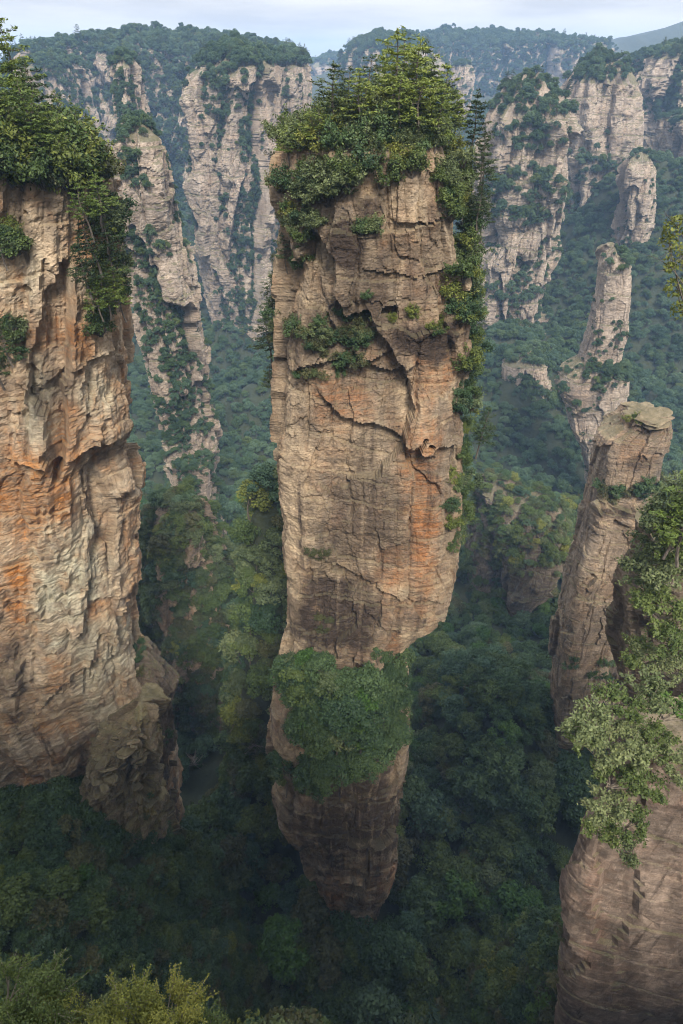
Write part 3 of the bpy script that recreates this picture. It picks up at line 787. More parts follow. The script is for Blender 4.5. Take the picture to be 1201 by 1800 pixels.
def shape_pine(seed):
    rng = np.random.default_rng(200 + seed)
    H = 10.0
    lean = rng.normal(size=2) * 0.35
    def axis_at(z):
        t = z / H
        return np.array([lean[0] * math.sin(t * 2.2) + 0.12 * math.sin(t * 9 + seed), lean[1] * t + 0.1 * math.sin(t * 7), z])
    zz = np.linspace(-0.8, H, 12)
    tr = [tube([axis_at(q) for q in zz], np.interp(zz, [0, H], [0.17, 0.03]), 6)]
    C, Nn, Al = [], [], []
    z = H * (0.30 + 0.15 * rng.random())
    while z < H * 0.985:
        t = (z / H - 0.3) / 0.7
        nb = rng.integers(2, 5)
        a0 = rng.random() * 6.28
        for k in range(nb):
            an = a0 + k * 6.28 / nb + rng.normal() * 0.35
            Lb = (0.45 + 2.75 * (1 - max(t, 0)) ** 0.75) * (0.55 + 0.6 * rng.random())
            if t < 0.15 and rng.random() < 0.4:
                Lb *= 0.5
            rise = rng.normal() * 0.12 + 0.10 + 0.35 * max(t, 0) ** 2
            dv = np.array([math.cos(an), math.sin(an), rise])
            p0 = axis_at(z); p1 = p0 + dv * Lb
            tr.append(tube(curve(p0, p1, (0, 0, -0.10 * Lb), 5, rng), np.linspace(0.05, 0.015, 5) * (0.6 + 0.2 * Lb), 4))
            npad = max(2, int(Lb * 2.6))
            side = np.array([-dv[1], dv[0], 0])
            for j in range(npad):
                f = 0.28 + 0.76 * (j + rng.random()) / npad
                w = 0.42 * Lb * (1.08 - f) * rng.normal()
                c = p0 + dv * Lb * f + side * w + [0, 0, -0.10 * Lb * math.sin(f * 3.14) + 0.06]
                m = 15
                C.append(c + rng.normal(size=(m, 3)) * [0.24, 0.24, 0.07])
                al = unit(rng.normal(size=(m, 3)) * [1, 1, 0.35] + dv * 0.5 + [0, 0, 0.3])
                Al.append(al)
                Nn.append(unit(rng.normal(size=(m, 3)) * 0.7 + [0, 0, 1]))
        z += H * (0.045 + 0.05 * rng.random())
    top = axis_at(H)
    C.append(top + rng.normal(size=(26, 3)) * [0.18, 0.18, 0.25]); Al.append(unit(rng.normal(size=(26, 3)) + [0, 0, 1.0])); Nn.append(unit(rng.normal(size=(26, 3)) + [0, 0, 0.5]))
    crown = cards(np.vstack(C), np.vstack(Nn), 0.46, 0.30, rng, along=np.vstack(Al))
    return crown, join(tr)
def shape_bare(seed):
    rng = np.random.default_rng(300 + seed)
    H = 7.0
    trunk = [tube(curve((0, 0, -1), (0.3, 0.2, H * 0.6), (0.3, 0, 0), 6, rng), np.linspace(0.13, 0.07, 6))]
    br = []
    for k in range(16):
        p0 = np.array([0.1, 0.1, H * (0.25 + 0.35 * rng.random())])
        dv = unit(rng.normal(size=3) + [0, 0, 0.9])
        p1 = p0 + dv * (1.5 + 2.2 * rng.random())
        br.append(tube(curve(p0, p1, rng.normal(size=3) * 0.2, 5, rng), np.linspace(0.06, 0.02, 5), 4))
        for j in range(5):
            q0 = p0 + (p1 - p0) * (0.3 + 0.7 * rng.random())
            q1 = q0 + unit(dv + rng.normal(size=3) * 0.8 + [0, 0, 0.3]) * (0.7 + 0.9 * rng.random())
            br.append(tube(curve(q0, q1, rng.normal(size=3) * 0.08, 4, rng), np.linspace(0.03, 0.012, 4), 3))
    return join(br), join(trunk)

NV = {'broad': 6, 'shrub': 5, 'fine': 4, 'bush': 4, 'pine': 6, 'bare': 3}
SHAPES = {}
for k, n in NV.items():
    for i in range(n):
        SHAPES[k, i] = {'broad': shape_broad, 'shrub': shape_shrub, 'fine': lambda s: shape_shrub(20 + s, 0.09, 300, 20, 0.3), 'bush': lambda s: shape_shrub(40 + s, 0.26, 62, 17, 0.3), 'pine': shape_pine, 'bare': shape_bare}[k](i)
KNAME = {'broad': ('broadleaf_tree', 'trunk', 'crown', 'tree'), 'shrub': ('shrub', 'stem', 'foliage', 'shrub'), 'fine': ('shrub', 'stem', 'foliage', 'shrub'),
         'bush': ('shrub', 'stem', 'foliage', 'shrub'),
         'pine': ('pine_tree', 'trunk', 'crown', 'pine tree'), 'bare': ('bare_tree', 'trunk', 'branches', 'bare tree')}
MESH = {}
def mesh_of(kind, var, part, colour=None):
    key = (kind, var, part, colour)
    if key not in MESH:
        V, Q = SHAPES[kind, var][0 if part == 'crown' else 1]
        m = LEAF[colour] if part == 'crown' and colour != 'bare' else (TWIG if kind in ('bare', 'fine', 'bush') else BARK)
        MESH[key] = mesh_np('%s_%s' % (KNAME[kind][0], part), V, Q, mat=m)
    return MESH[key]

# ------------------------------------------------------------------ plants: where they grow
rng = np.random.default_rng(5)
PL_ = {k: [] for k in NV}              # kind -> list of (x, y, z, scale, colour, where, forced)
def pick(cols):
    names = list(cols); w = np.array([cols[c] for c in names], float)
    return names[rng.choice(len(names), p=w / w.sum())]
C_VAL = {'dark green': 5, 'blue green': 1.2, 'mid green': 3, 'fresh green': 1.2, 'olive': 1.0, 'grey green': 0.3}
C_FAR = {'dark green': 4, 'blue green': 5, 'mid green': 0.6}  # bluer leaf mix for distant trees, some haze put into the colour
C_TOP = {'grey green': 7, 'mid green': 3, 'dark green': 2, 'yellow green': 0.7}
C_SIDE = {'mid green': 4, 'grey green': 2, 'dark green': 2, 'yellow green': 1}
C_SUN = {'mid green': 4, 'olive': 2, 'grey green': 3, 'dark green': 1, 'blue green': 1, 'yellow green': 0.8}  # lighter leaf mix for steep slopes, sunlight put into the colour
C_FG = {'grey green': 4, 'mid green': 3, 'fresh green': 0.4}
C_PINE = {'light pine green': 4, 'dark pine green': 1.5}
C_DARKP = {'light pine green': 1, 'dark pine green': 2}

def add(kind, p, s, cols, where, forced=False):
    c = cols if isinstance(cols, str) else pick(cols)
    PL_[kind].append((float(p[0]), float(p[1]), float(p[2]), float(s), c, where, forced))

def inside_rock(x, y, z, grow=0.0):
    bad = np.zeros(x.shape, bool)
    for r in ROCKS.values():
        V = r['V'][:r['nz']:6]
        xl = np.interp(z, V[:, 0, 2], V[..., 0].min(1)) ; xr = np.interp(z, V[:, 0, 2], V[..., 0].max(1))
        cx, a = (xl + xr) / 2, (xr - xl) / 2 + grow
        cy, b = r['D'] + r['shear'] * (x - cx), r['depth'] / 2 + grow
        q = np.abs((x - cx) / np.maximum(a, 0.1)) ** 3 + np.abs((y - cy) / b) ** 3
        bad |= (q < 0.8) & (z < r['zs'][-1]) & (z > r['zs'][0] - 40)
    return bad

# the valley forest
def scatter(y0, y1, step, s0, s1, cols, where):
    k = step / 4.0
    ys = np.arange(y0, y1, k)
    xw = 0.66 * (0.804 * y1 + 0.595 * 245) + 30
    xs = np.arange(-xw, xw, k)
    X, Y = np.meshgrid(xs, ys)
    X = (X + (rng.random(X.shape) - 0.5) * k).ravel(); Y = (Y + (rng.random(Y.shape) - 0.5) * k).ravel()
    Z = ground_z(X, Y)
    e = 0.8
    sl = np.hypot((ground_z(X + e, Y) - Z) / e, (ground_z(X, Y + e) - Z) / e)
    px, py, dd = proj(np.stack([X, Y, Z], -1))
    ok = (rng.random(X.shape) < 0.0625 * np.minimum(np.sqrt(1 + sl * sl), 9)) & (px > -60) & (px < 1270) & (py < 1900) & (sl < 16) & ((dd > 95) | (X > 60))
    X, Y, Z, sl = X[ok], Y[ok], Z[ok], sl[ok]
    ok = ~inside_rock(X, Y, Z)
    X, Y, Z, sl = X[ok], Y[ok], Z[ok], sl[ok]
    for x, y, z, q in zip(X, Y, Z, sl):
        s = s0 + (s1 - s0) * rng.random() ** 1.8
        s *= 0.8 if q > 1.6 else 1.0
        if x < -20 and y < 90: s *= 0.55
        cc = C_SUN if (q > 1.6 and y < 200) else cols
        add('broad', (x, y, z - 0.6), s, cc, where)
scatter(14, 125, 7.2, 0.75, 1.9, C_VAL, 'near')
scatter(125, 330, 5.4, 0.5, 1.35, C_VAL, 'mid')
scatter(330, 640, 5.2, 0.5, 1.0, C_FAR, 'far')
scatter(640, 1300, 9.0, 0.9, 1.3, C_FAR, 'far')

def slope_veg(x0, x1, y0, y1, n, s0, s1, cols, where, zmin):
    X = x0 + (x1 - x0) * rng.random(n * 12); Y = y0 + (y1 - y0) * rng.random(n * 12)
    Z = ground_z(X, Y)
    sl = np.hypot((ground_z(X + 0.6, Y) - Z) / 0.6, (ground_z(X, Y + 0.6) - Z) / 0.6)
    w = np.sqrt(1 + sl * sl) * (Z > zmin)
    for i in rng.choice(len(X), n, p=w / w.sum(), replace=False):
        add('broad', (X[i], Y[i], Z[i] - 1.2), s0 + (s1 - s0) * rng.random() ** 1.5, cols, where)
slope_veg(-85, -20, 26, 84, 520, 0.4, 0.8, {'dark green': 5, 'blue green': 1, 'mid green': 1.5, 'olive': 1}, 'near', -232)
slope_veg(-90, -18, 44, 84, 480, 0.42, 0.85, {'dark green': 5, 'blue green': 1, 'mid green': 1.5, 'olive': 1}, 'near', -232)
slope_veg(-22, 62, 46, 78, 130, 0.8, 1.5, C_VAL, 'near', -300)
slope_veg(-52, 24, 104, 160, 520, 0.45, 0.95, C_SUN, 'mid', -225)
def auto_veg(key, n, kind, s0, s1, cols, where, bias=0.0, ledge=1.6, cap=0.0, nscale=14.0, lim=None):
    """plants rooted on the ledges and broken faces of a rock"""
    r = ROCKS[key]
    V = r['V'].reshape(-1, 3); Nn = r['n'].reshape(-1, 3)
    px, py, dd = proj(V)
    view = -unit(V)
    face = (Nn * view).sum(1)
    sc = r['sc']
    nn = fbm(V[:, 0] / (nscale * sc), V[:, 1] / (nscale * sc), V[:, 2] / (nscale * 0.8 * sc), 3, r['seed'] + 500)
    db = r['dbut'].reshape(-1) if np.any(r['dbut']) else np.zeros(len(V))
    if len(db) < len(V):
        db = np.concatenate([db, np.zeros(len(V) - len(db))])
    w = smooth(0.12, 0.45, -0.75 * db + np.clip(Nn[:, 2], 0, 1) * ledge * 0.5 + nn * 0.95 + bias) + 0.001
    iscap = np.arange(len(V)) >= r['nz'] * r['V'].shape[1]
    w[iscap] = 0
    w *= (face > -0.1) & (px > -40) & (px < 1240) & (py > -20) & (py < 1850)
    if lim is not None:
        w *= lim(px, py)
    du = np.linalg.norm(np.roll(r['V'], -1, 1) - r['V'], axis=-1).reshape(-1)
    w *= du
    if w.sum() <= 0:
        return
    for i in rng.choice(len(V), n, p=w / w.sum()):
        s = s0 + (s1 - s0) * rng.random() ** 1.4
        p = V[i] + Nn[i] * (1.3 if kind == 'broad' else 0.15) * s + rng.normal(size=3) * 0.3 * sc
        add(kind, p - np.array([0, 0, (2.2 if kind == 'broad' else 0.8) * s]), s, cols, where)
def cap_veg(key, n, kind, s0, s1, cols, where, rim=False, forced=False):
    r = ROCKS[key]
    V = r['V'][r['nz'] - 1:]
    for _ in range(n):
        f = rng.random() ** 0.5 if not rim else 0.82 + 0.18 * rng.random()
        k = (1 - f) * (V.shape[0] - 1)
        j = rng.integers(V.shape[1])
        k0 = int(k); k1 = min(k0 + 1, V.shape[0] - 1)
        p = V[k0, j] * (1 - (k - k0)) + V[k1, j] * (k - k0)
        add(kind, p - np.array([0, 0, 0.25]), s0 + (s1 - s0) * rng.random(), cols, where, forced)
def spot(key, blobs, kind, s0, s1, cols, where, lift=0.0, forced=False):
    r = ROCKS[key]
    V = r['V'].reshape(-1, 3); Nn = r['n'].reshape(-1, 3)
    px, py, dd = proj(V)
    face = (Nn * -unit(V)).sum(1) > -0.15
    for (bx, by, rx, ry, n) in blobs:
        ok = np.nonzero(face & (((px - bx) / rx) ** 2 + ((py - by) / ry) ** 2 < 1))[0]
        if not len(ok):
            continue
        w = 0.25 + np.clip(Nn[ok, 2], 0, 1) * 2
        for i in rng.choice(ok, n, p=w / w.sum()):
            s = s0 + (s1 - s0) * rng.random()
            p = V[i] + Nn[i] * (2.6 if kind == 'broad' else 0.25) * s
            add(kind, p - np.array([0, 0, (0.7 if kind == 'shrub' else 0.4) * s - lift]), s, cols, where, forced)

A_ = np.array([i[:3] for i in PL_['broad']]); print('spur trees', ((A_[:, 0] > -50) & (A_[:, 0] < -8) & (A_[:, 1] > 105) & (A_[:, 1] < 160)).sum(), len(A_))
# --- the tall pillar
cap_veg('main', 125, 'shrub', 0.6, 1.35, C_TOP, 'on the crown of the tall pillar')
cap_veg('main', 34, 'shrub', 0.4, 0.75, C_TOP, 'on the rim of the tall pillar', rim=True)
spot('main', [(560, 322, 50, 22, 18), (630, 305, 50, 18, 12), (720, 285, 50, 12, 5), (790, 300, 30, 25, 10)], 'shrub', 0.7, 1.3, C_TOP, 'along the top edge of the tall pillar')
spot('main', [(812, 340, 35, 55, 16), (825, 430, 26, 60, 14), (818, 520, 22, 40, 8), (822, 600, 20, 55, 10), (822, 690, 22, 60, 10)], 'shrub', 0.7, 1.35, C_SIDE, 'on the right edge of the tall pillar')
spot('main', [(800, 845, 30, 55, 16), (800, 930, 18, 50, 8)], 'shrub', 0.7, 1.3, C_SIDE, 'on the lower right edge of the tall pillar')
spot('main', [(655, 392, 30, 18, 6), (540, 385, 38, 26, 10), (520, 440, 18, 40, 4)], 'shrub', 0.55, 0.95, C_TOP, 'on the upper ledge of the tall pillar')
spot('main', [(600, 590, 50, 52, 34), (510, 585, 26, 26, 10), (640, 540, 22, 20, 6), (560, 655, 40, 14, 6), (500, 330, 14, 60, 8), (497, 500, 12, 50, 8), (492, 560, 12, 30, 5)], 'shrub', 0.5, 1.1, {'dark green': 3, 'olive': 2, 'grey green': 1}, 'in the scar high on the tall pillar')
spot('main', [(720, 550, 14, 10, 3), (780, 575, 34, 12, 6), (690, 560, 8, 8, 1)], 'shrub', 0.4, 0.7, {'yellow green': 2, 'mid green': 1}, 'on the shelf high on the tall pillar')
spot('main', [(555, 980, 30, 14, 4), (567, 1100, 20, 10, 3), (560, 1080, 30, 12, 2)], 'shrub', 0.4, 0.7, 'olive', 'on the lower face of the tall pillar')
for k in range(120):                      # the bushes that bulge from the waist
    px = 492 + 212 * rng.random()
    lo = 1400 - max(0, px - 585) * 1.0
    hi = 1178 + 34 * math.sin(px / 23.0) + 12 * math.sin(px / 9.0)
    py = hi + (lo - hi) * rng.random()
    if float(vn(np.array([px / 34.0]), np.array([py / 40.0]), np.array([0.5]), 61)[0]) < -0.26:
        continue
    D = 70.2 + 9.0 * ((px - 600) / 108) ** 2 + 2.5 * ((py - 1290) / 100) ** 2 + rng.normal() * 0.6
    s = 0.38 + 0.48 * rng.random() ** 1.3
    p = at(px, py, D)
    add('broad', (p[0], p[1], p[2] - 5.6 * s), s, {'dark green': 6, 'fresh green': 0.4, 'mid green': 1.0, 'grey green': 0.5}, 'on the bushy waist of the tall pillar')
spot('main', [(525, 1200, 25, 40, 8)], 'shrub', 0.9, 1.5, 'grey green', 'on the bushy waist of the tall pillar')
for yy in range(268, 900, 17):
    for _ in range(2 if yy < 720 else 1):
        ed = np.interp(yy, [262, 420, 560, 700, 800, 900], [800, 818, 826, 820, 812, 812])
        p = at(ed - 14 + 34 * rng.random() ** 1.2, yy + rng.normal() * 6, 86 + 5 * rng.random())
        add('shrub', (p[0], p[1], p[2] - 1), 0.65 + 0.75 * rng.random(), C_SIDE, 'on the right edge of the tall pillar')
def pine_at(px, py_foot, py_top, D, col, where, key=None):
    x, y, z = at(px, py_foot, D)
    if key:
        V = ROCKS[key]['V'][int(ROCKS[key]['nz'] * 0.93):].reshape(-1, 3)
        qx, qy, dd = proj(V)
        i = np.argmin((qx - px) ** 2 + (qy - py_foot) ** 2 + np.where(V[:, 1] > ROCKS[key]['D'] + 9, 400, 0))
        y, z = V[i][1], V[i][2] - 0.3
        x = at(px, qy[i], y)[0]
    zt = at(px, py_top, y)[2]
    add('pine', (x, y, z), max(zt - z, 2.5) / 10.0, col, where, True)
W = 'on the crown of the tall pillar'
for a in [(583, 232, 122, 88), (614, 235, 128, 90), (632, 235, 132, 92), (596, 225, 150, 95), (650, 215, 108, 96), (668, 225, 84, 92), (690, 215, 62, 95), (700, 220, 66, 92), (716, 222, 78, 94),
          (738, 230, 84, 90), (727, 205, 98, 99), (752, 235, 118, 92), (770, 245, 124, 90), (785, 250, 152, 88), (795, 260, 170, 86), (700, 250, 140, 85), (735, 262, 148, 83), (662, 245, 150, 84),
          (765, 262, 160, 82), (640, 225, 150, 90), (560, 270, 195, 86), (545, 278, 205, 85), (520, 290, 222, 86), (510, 290, 232, 88), (678, 235, 120, 90), (745, 215, 120, 97), (715, 245, 130, 88)]:
    pine_at(a[0], a[1], a[2] - 8, a[3] + 2, pick(C_PINE), W, 'main')
for a in [(828, 290, 162, 90), (842, 330, 232, 89), (850, 350, 250, 91), (846, 420, 330, 90), (838, 400, 320, 86)]:
    pine_at(a[0], a[1], a[2], a[3], 'dark pine green', 'leaning out from the right edge of the tall pillar')
for a in [(838, 800, 715, 90), (832, 590, 530, 88)]:
    pine_at(a[0], a[1], a[2], a[3], 'dark pine green', 'on the right edge of the tall pillar')
for a in [(505, 480, 410, 86), (488, 560, 480, 91), (484, 600, 520, 92), (478, 640, 560, 93), (482, 700, 640, 95)]:
    pine_at(a[0], a[1], a[2], a[3], 'dark pine green', 'on the left edge of the tall pillar')

# big trees crowding the foot of the pillar
for px in range(505, 745, 16):
    for D in (70, 77):
        py = 1660 - (D - 70) * 4 + rng.normal() * 14 + 0.0016 * (px - 620) ** 2 * (1 if px > 560 else 0.4)
        p = at(px + rng.normal() * 6, py, D + rng.normal())
        g = float(ground_z(np.array([p[0]]), np.array([p[1]]))[0])
        add('broad', (p[0], p[1], max(g - 0.5, p[2] - 16)), 1.05 + 0.6 * rng.random(), C_VAL, 'at the foot of the tall pillar')
# --- the rusty cliff at left
W = 'on top of the orange cliff'
for a in [(10, 135, -20, 72), (35, 190, 40, 74), (-12, 190, 30, 70), (20, 260, 88, 70), (55, 262, 110, 72), (30, 290, 150, 68), (70, 285, 140, 72), (92, 295, 175, 74), (110, 230, 160, 80), (105, 300, 190, 72), (75, 250, 140, 78), (50, 220, 110, 80), (5, 270, 130, 68),
          (125, 310, 200, 74), (140, 320, 222, 74), (158, 330, 235, 76), (170, 345, 258, 77), (60, 300, 200, 67), (0, 300, 190, 66), (118, 330, 235, 72), (85, 310, 215, 69), (150, 345, 265, 73), (42, 300, 190, 69)]:
    pine_at(a[0], a[1], a[2], a[3], pick(C_PINE), W, 'left')
for a in [(180, 400, 310, 77), (165, 420, 325, 75), (190, 440, 350, 78), (178, 480, 385, 76), (200, 500, 410, 79), (210, 540, 440, 80), (160, 520, 430, 75), (195, 555, 470, 78), (220, 560, 480, 81), (180, 560, 480, 76)]:
    pine_at(a[0], a[1], a[2], a[3], pick({'light pine green': 1, 'dark pine green': 1}), 'hanging off the right edge of the orange cliff')
for a in [(12, 470, 400, 66), (20, 640, 560, 67), (6, 680, 600, 66)]:
    pine_at(a[0], a[1], a[2], a[3], 'dark pine green', 'on the face of the orange cliff')
spot('left', [(60, 275, 70, 25, 22), (110, 290, 40, 20, 16), (150, 305, 25, 25, 12), (40, 295, 60, 14, 16)], 'shrub', 1.1, 2.3, {'mid green': 3, 'yellow green': 2, 'olive': 1}, 'on top of the orange cliff')
cap_veg('left', 40, 'shrub', 1.1, 2.2, C_SIDE, 'on top of the orange cliff')
spot('left', [(175, 380, 25, 60, 14), (185, 480, 25, 60, 16), (170, 560, 22, 20, 4)], 'shrub', 0.8, 1.6, C_SIDE, 'on the right edge of the orange cliff')
spot('left', [(15, 420, 22, 25, 5), (12, 590, 30, 30, 8), (60, 310, 60, 12, 6)], 'shrub', 0.6, 1.2, C_SIDE, 'on the face of the orange cliff')
spot('rubble', [(160, 1275, 15, 12, 2), (250, 1420, 25, 40, 4), (200, 1480, 30, 40, 8), (230, 1560, 40, 30, 8)], 'shrub', 0.4, 0.8, {'olive': 1, 'dark green': 2}, 'on the broken mossy buttress')
spot('knob', [(240, 1160, 25, 25, 5), (265, 1290, 30, 40, 6)], 'shrub', 0.7, 1.4, {'dark green': 1, 'olive': 1}, 'on the dark rock knob')

# --- the leaning pillar and the crags at right
spot('lean', [(1108, 745, 28, 16, 7)], 'shrub', 0.5, 0.9, {'yellow green': 1, 'mid green': 1}, 'on the slab top of the leaning pillar')
spot('lean', [(1105, 862, 55, 18, 16), (1140, 850, 25, 14, 6)], 'shrub', 0.8, 1.5, {'dark green': 3, 'olive': 1}, 'on the ledge of the leaning pillar')
spot('lean', [(1130, 930, 20, 30, 5), (1040, 1170, 50, 25, 10)], 'shrub', 0.8, 1.4, 'dark green', 'at the foot of the leaning pillar')
spot('leanback', [(1130, 950, 60, 60, 16), (1080, 1220, 60, 60, 14)], 'shrub', 1.0, 2.0, {'dark green': 2, 'mid green': 1}, 'on the dark cliff behind the leaning pillar')
auto_veg('peak', 950, 'broad', 0.42, 0.9, C_SUN, 'on the steep wooded peak', bias=1.0)
cap_veg('peak', 14, 'broad', 0.35, 0.6, C_SUN, 'on the steep wooded peak')
for key, n in (('crag', 380), ('crag2', 200)):
    auto_veg(key, n, 'broad', 0.35, 0.75, C_SUN, 'on the wooded crag right of the tall pillar', bias=0.6, lim=(lambda px, py: (py < 1010) | (px < 885)) if key == 'crag2' else None)
    cap_veg(key, 24, 'broad', 0.32, 0.6, C_SUN, 'on the wooded crag right of the tall pillar')

# --- far rocks
F = 'far'
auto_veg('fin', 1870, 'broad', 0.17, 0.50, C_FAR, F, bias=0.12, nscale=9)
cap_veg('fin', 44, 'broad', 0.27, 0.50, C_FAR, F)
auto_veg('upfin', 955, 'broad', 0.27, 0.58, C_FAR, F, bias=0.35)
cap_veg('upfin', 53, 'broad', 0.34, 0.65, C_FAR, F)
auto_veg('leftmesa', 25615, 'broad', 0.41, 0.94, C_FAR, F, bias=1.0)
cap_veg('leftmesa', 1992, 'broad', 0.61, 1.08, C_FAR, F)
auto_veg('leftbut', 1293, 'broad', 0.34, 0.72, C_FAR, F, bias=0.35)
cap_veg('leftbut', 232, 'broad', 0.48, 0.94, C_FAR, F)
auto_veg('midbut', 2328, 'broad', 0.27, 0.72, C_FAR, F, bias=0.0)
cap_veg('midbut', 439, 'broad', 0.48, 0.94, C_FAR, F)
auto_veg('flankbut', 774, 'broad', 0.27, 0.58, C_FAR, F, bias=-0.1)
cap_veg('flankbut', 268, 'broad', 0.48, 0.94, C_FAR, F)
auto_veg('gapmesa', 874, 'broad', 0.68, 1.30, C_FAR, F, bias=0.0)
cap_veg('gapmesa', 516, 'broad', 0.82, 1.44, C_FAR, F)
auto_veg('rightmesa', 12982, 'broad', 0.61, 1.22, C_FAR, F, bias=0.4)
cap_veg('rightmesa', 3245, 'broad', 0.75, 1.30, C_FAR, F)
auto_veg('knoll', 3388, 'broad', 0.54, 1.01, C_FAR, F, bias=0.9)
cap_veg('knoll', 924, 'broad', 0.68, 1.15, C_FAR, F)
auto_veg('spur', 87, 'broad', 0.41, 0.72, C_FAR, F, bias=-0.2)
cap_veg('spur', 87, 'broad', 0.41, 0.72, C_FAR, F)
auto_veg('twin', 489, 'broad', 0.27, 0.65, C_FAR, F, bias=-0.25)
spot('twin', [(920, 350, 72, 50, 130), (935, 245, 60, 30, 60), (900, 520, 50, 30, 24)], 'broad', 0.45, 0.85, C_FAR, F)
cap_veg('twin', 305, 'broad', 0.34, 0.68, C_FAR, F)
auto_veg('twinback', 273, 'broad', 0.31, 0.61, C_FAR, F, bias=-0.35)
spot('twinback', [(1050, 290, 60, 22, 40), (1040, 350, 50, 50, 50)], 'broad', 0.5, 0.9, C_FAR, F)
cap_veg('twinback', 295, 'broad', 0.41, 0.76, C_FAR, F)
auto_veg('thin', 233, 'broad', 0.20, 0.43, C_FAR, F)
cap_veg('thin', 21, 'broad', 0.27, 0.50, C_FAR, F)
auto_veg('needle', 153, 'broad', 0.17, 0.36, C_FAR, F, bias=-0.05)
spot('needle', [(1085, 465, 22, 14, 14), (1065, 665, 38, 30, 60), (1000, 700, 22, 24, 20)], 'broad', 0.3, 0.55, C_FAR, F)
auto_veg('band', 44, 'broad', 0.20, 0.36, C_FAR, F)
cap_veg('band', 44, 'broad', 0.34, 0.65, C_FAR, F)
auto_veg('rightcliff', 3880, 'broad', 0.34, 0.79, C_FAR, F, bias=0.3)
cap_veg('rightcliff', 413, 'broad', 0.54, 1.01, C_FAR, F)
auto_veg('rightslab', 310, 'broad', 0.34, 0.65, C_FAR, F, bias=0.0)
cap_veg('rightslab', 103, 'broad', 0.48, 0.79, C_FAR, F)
for key, n, s in (('leftmesa', 130, 1.3), ('knoll', 40, 1.5), ('rightmesa', 90, 1.6), ('twin', 12, 0.9), ('twinback', 12, 1.0), ('midbut', 14, 1.1), ('flankbut', 14, 1.2), ('leftbut', 10, 1.1), ('rightcliff', 16, 1.2), ('gapmesa', 16, 1.8)):
    cap_veg(key, n, 'pine', s * 0.8, s * 1.25, 'dark pine green', F, rim=(key not in ('twin', 'twinback')))

# --- foreground shrubs
def fine_at(px, py, D, s, cols, where, kind='bush'):
    x, y, z = at(px, py, D)
    add(kind, (x, y, z - 1.2 * s), s, cols, where, True)
EDGE = []
for (px, py, D, s) in [(1165, 905, 50, 1.4), (1190, 880, 50, 1.4), (1145, 935, 52, 1.1), (1200, 850, 51, 1.0)]:
    fine_at(px, py, D, s, C_FG, 'on the dark crag at the right edge')
for a in [(1192, 985, 845, 47), (1170, 975, 880, 48)]:
    pine_at(a[0], a[1], a[2], a[3], 'light pine green', 'among the shrubs at the right edge')
for (px, py, D, s) in [(1045, 1265, 31, 1.15), (1090, 1235, 33, 1.2), (1140, 1210, 35, 1.2), (1180, 1240, 34, 1.2), (1060, 1310, 31, 1.2), (1110, 1300, 32, 1.2), (1160, 1300, 33, 1.1), (1085, 1360, 30, 1.2), (1130, 1370, 30, 1.1),
                       (1070, 1410, 29, 1.1), (1105, 1440, 29, 1.1), (1100, 1490, 28.5, 0.8), (1060, 1460, 29, 0.9), (1185, 1340, 31, 1.0), (1020, 1290, 32, 0.8)]:
    fine_at(px, py, D, s, C_FG, 'on the pinkish foreground crag')
for (px, py, D, s) in [(1140, 1150, 48, 1.3), (1180, 1120, 47, 1.4), (1115, 1140, 49, 1.2), (1170, 1060, 49, 1.5), (1150, 990, 50, 1.5), (1190, 1000, 49, 1.5), (1135, 1040, 50, 1.3), (1195, 930, 50, 1.5), (1175, 950, 50, 1.2), (1125, 1000, 51, 1.2), (1195, 1170, 46, 1.2)]:
    fine_at(px, py, D, s, C_FG, 'on the dark crag at the right edge')
for (px, py, D, s) in [(30, 1783, 7.6, 1.06), (-10, 1748, 8.2, 1.02), (95, 1818, 7.2, 0.94), (160, 1813, 7.2, 0.94), (230, 1788, 7.4, 1.02), (290, 1803, 7.2, 0.94), (340, 1833, 6.8, 0.81), (60, 1848, 6.6, 1.02), (200, 1848, 6.6, 1.02), (280, 1858, 6.5, 0.85), (380, 1853, 6.6, 0.59), (130, 1863, 6.5, 0.94)]:
    fine_at(px, py, D, s, {'mid green': 3, 'grey green': 2, 'yellow green': 1.5}, 'at the lower left corner below the viewpoint', 'fine')
for (px, py, D, s) in [(1208, 400, 44, 0.9), (1192, 425, 44, 0.6), (1215, 450, 45, 1.0), (1196, 470, 44, 0.45), (1206, 505, 45, 0.8), (1215, 545, 45, 0.8)]:
    EDGE.append((px - 16, py, D, s * 1.1))
for (px, py, s) in [(975, 1720, 0.7), (990, 1640, 0.5), (1000, 1770, 0.7)]:
    fine_at(px, py, 36, s, 'olive', 'at the left edge of the pinkish foreground crag')
for (px, py) in [(660, 1260), (420, 1260), (390, 1290), (455, 1300), (700, 1290), (760, 1190), (350, 1340), (800, 1420), (740, 1480), (870, 1330), (420, 1400), (640, 1740), (780, 1560), (930, 1480), (470, 1340)]:
    u, v, w = ray(px, py)
    ts = np.linspace(20, 420, 400)
    gz_ = ground_z(u * ts, v * ts)
    k = int(np.argmax(w * ts < gz_ + 5))
    t = ts[k]
    add('bare', (u * t, v * t, float(gz_[k])), 1.1 + 0.5 * rng.random(), 'bare', 'among the trees of the gorge', True)

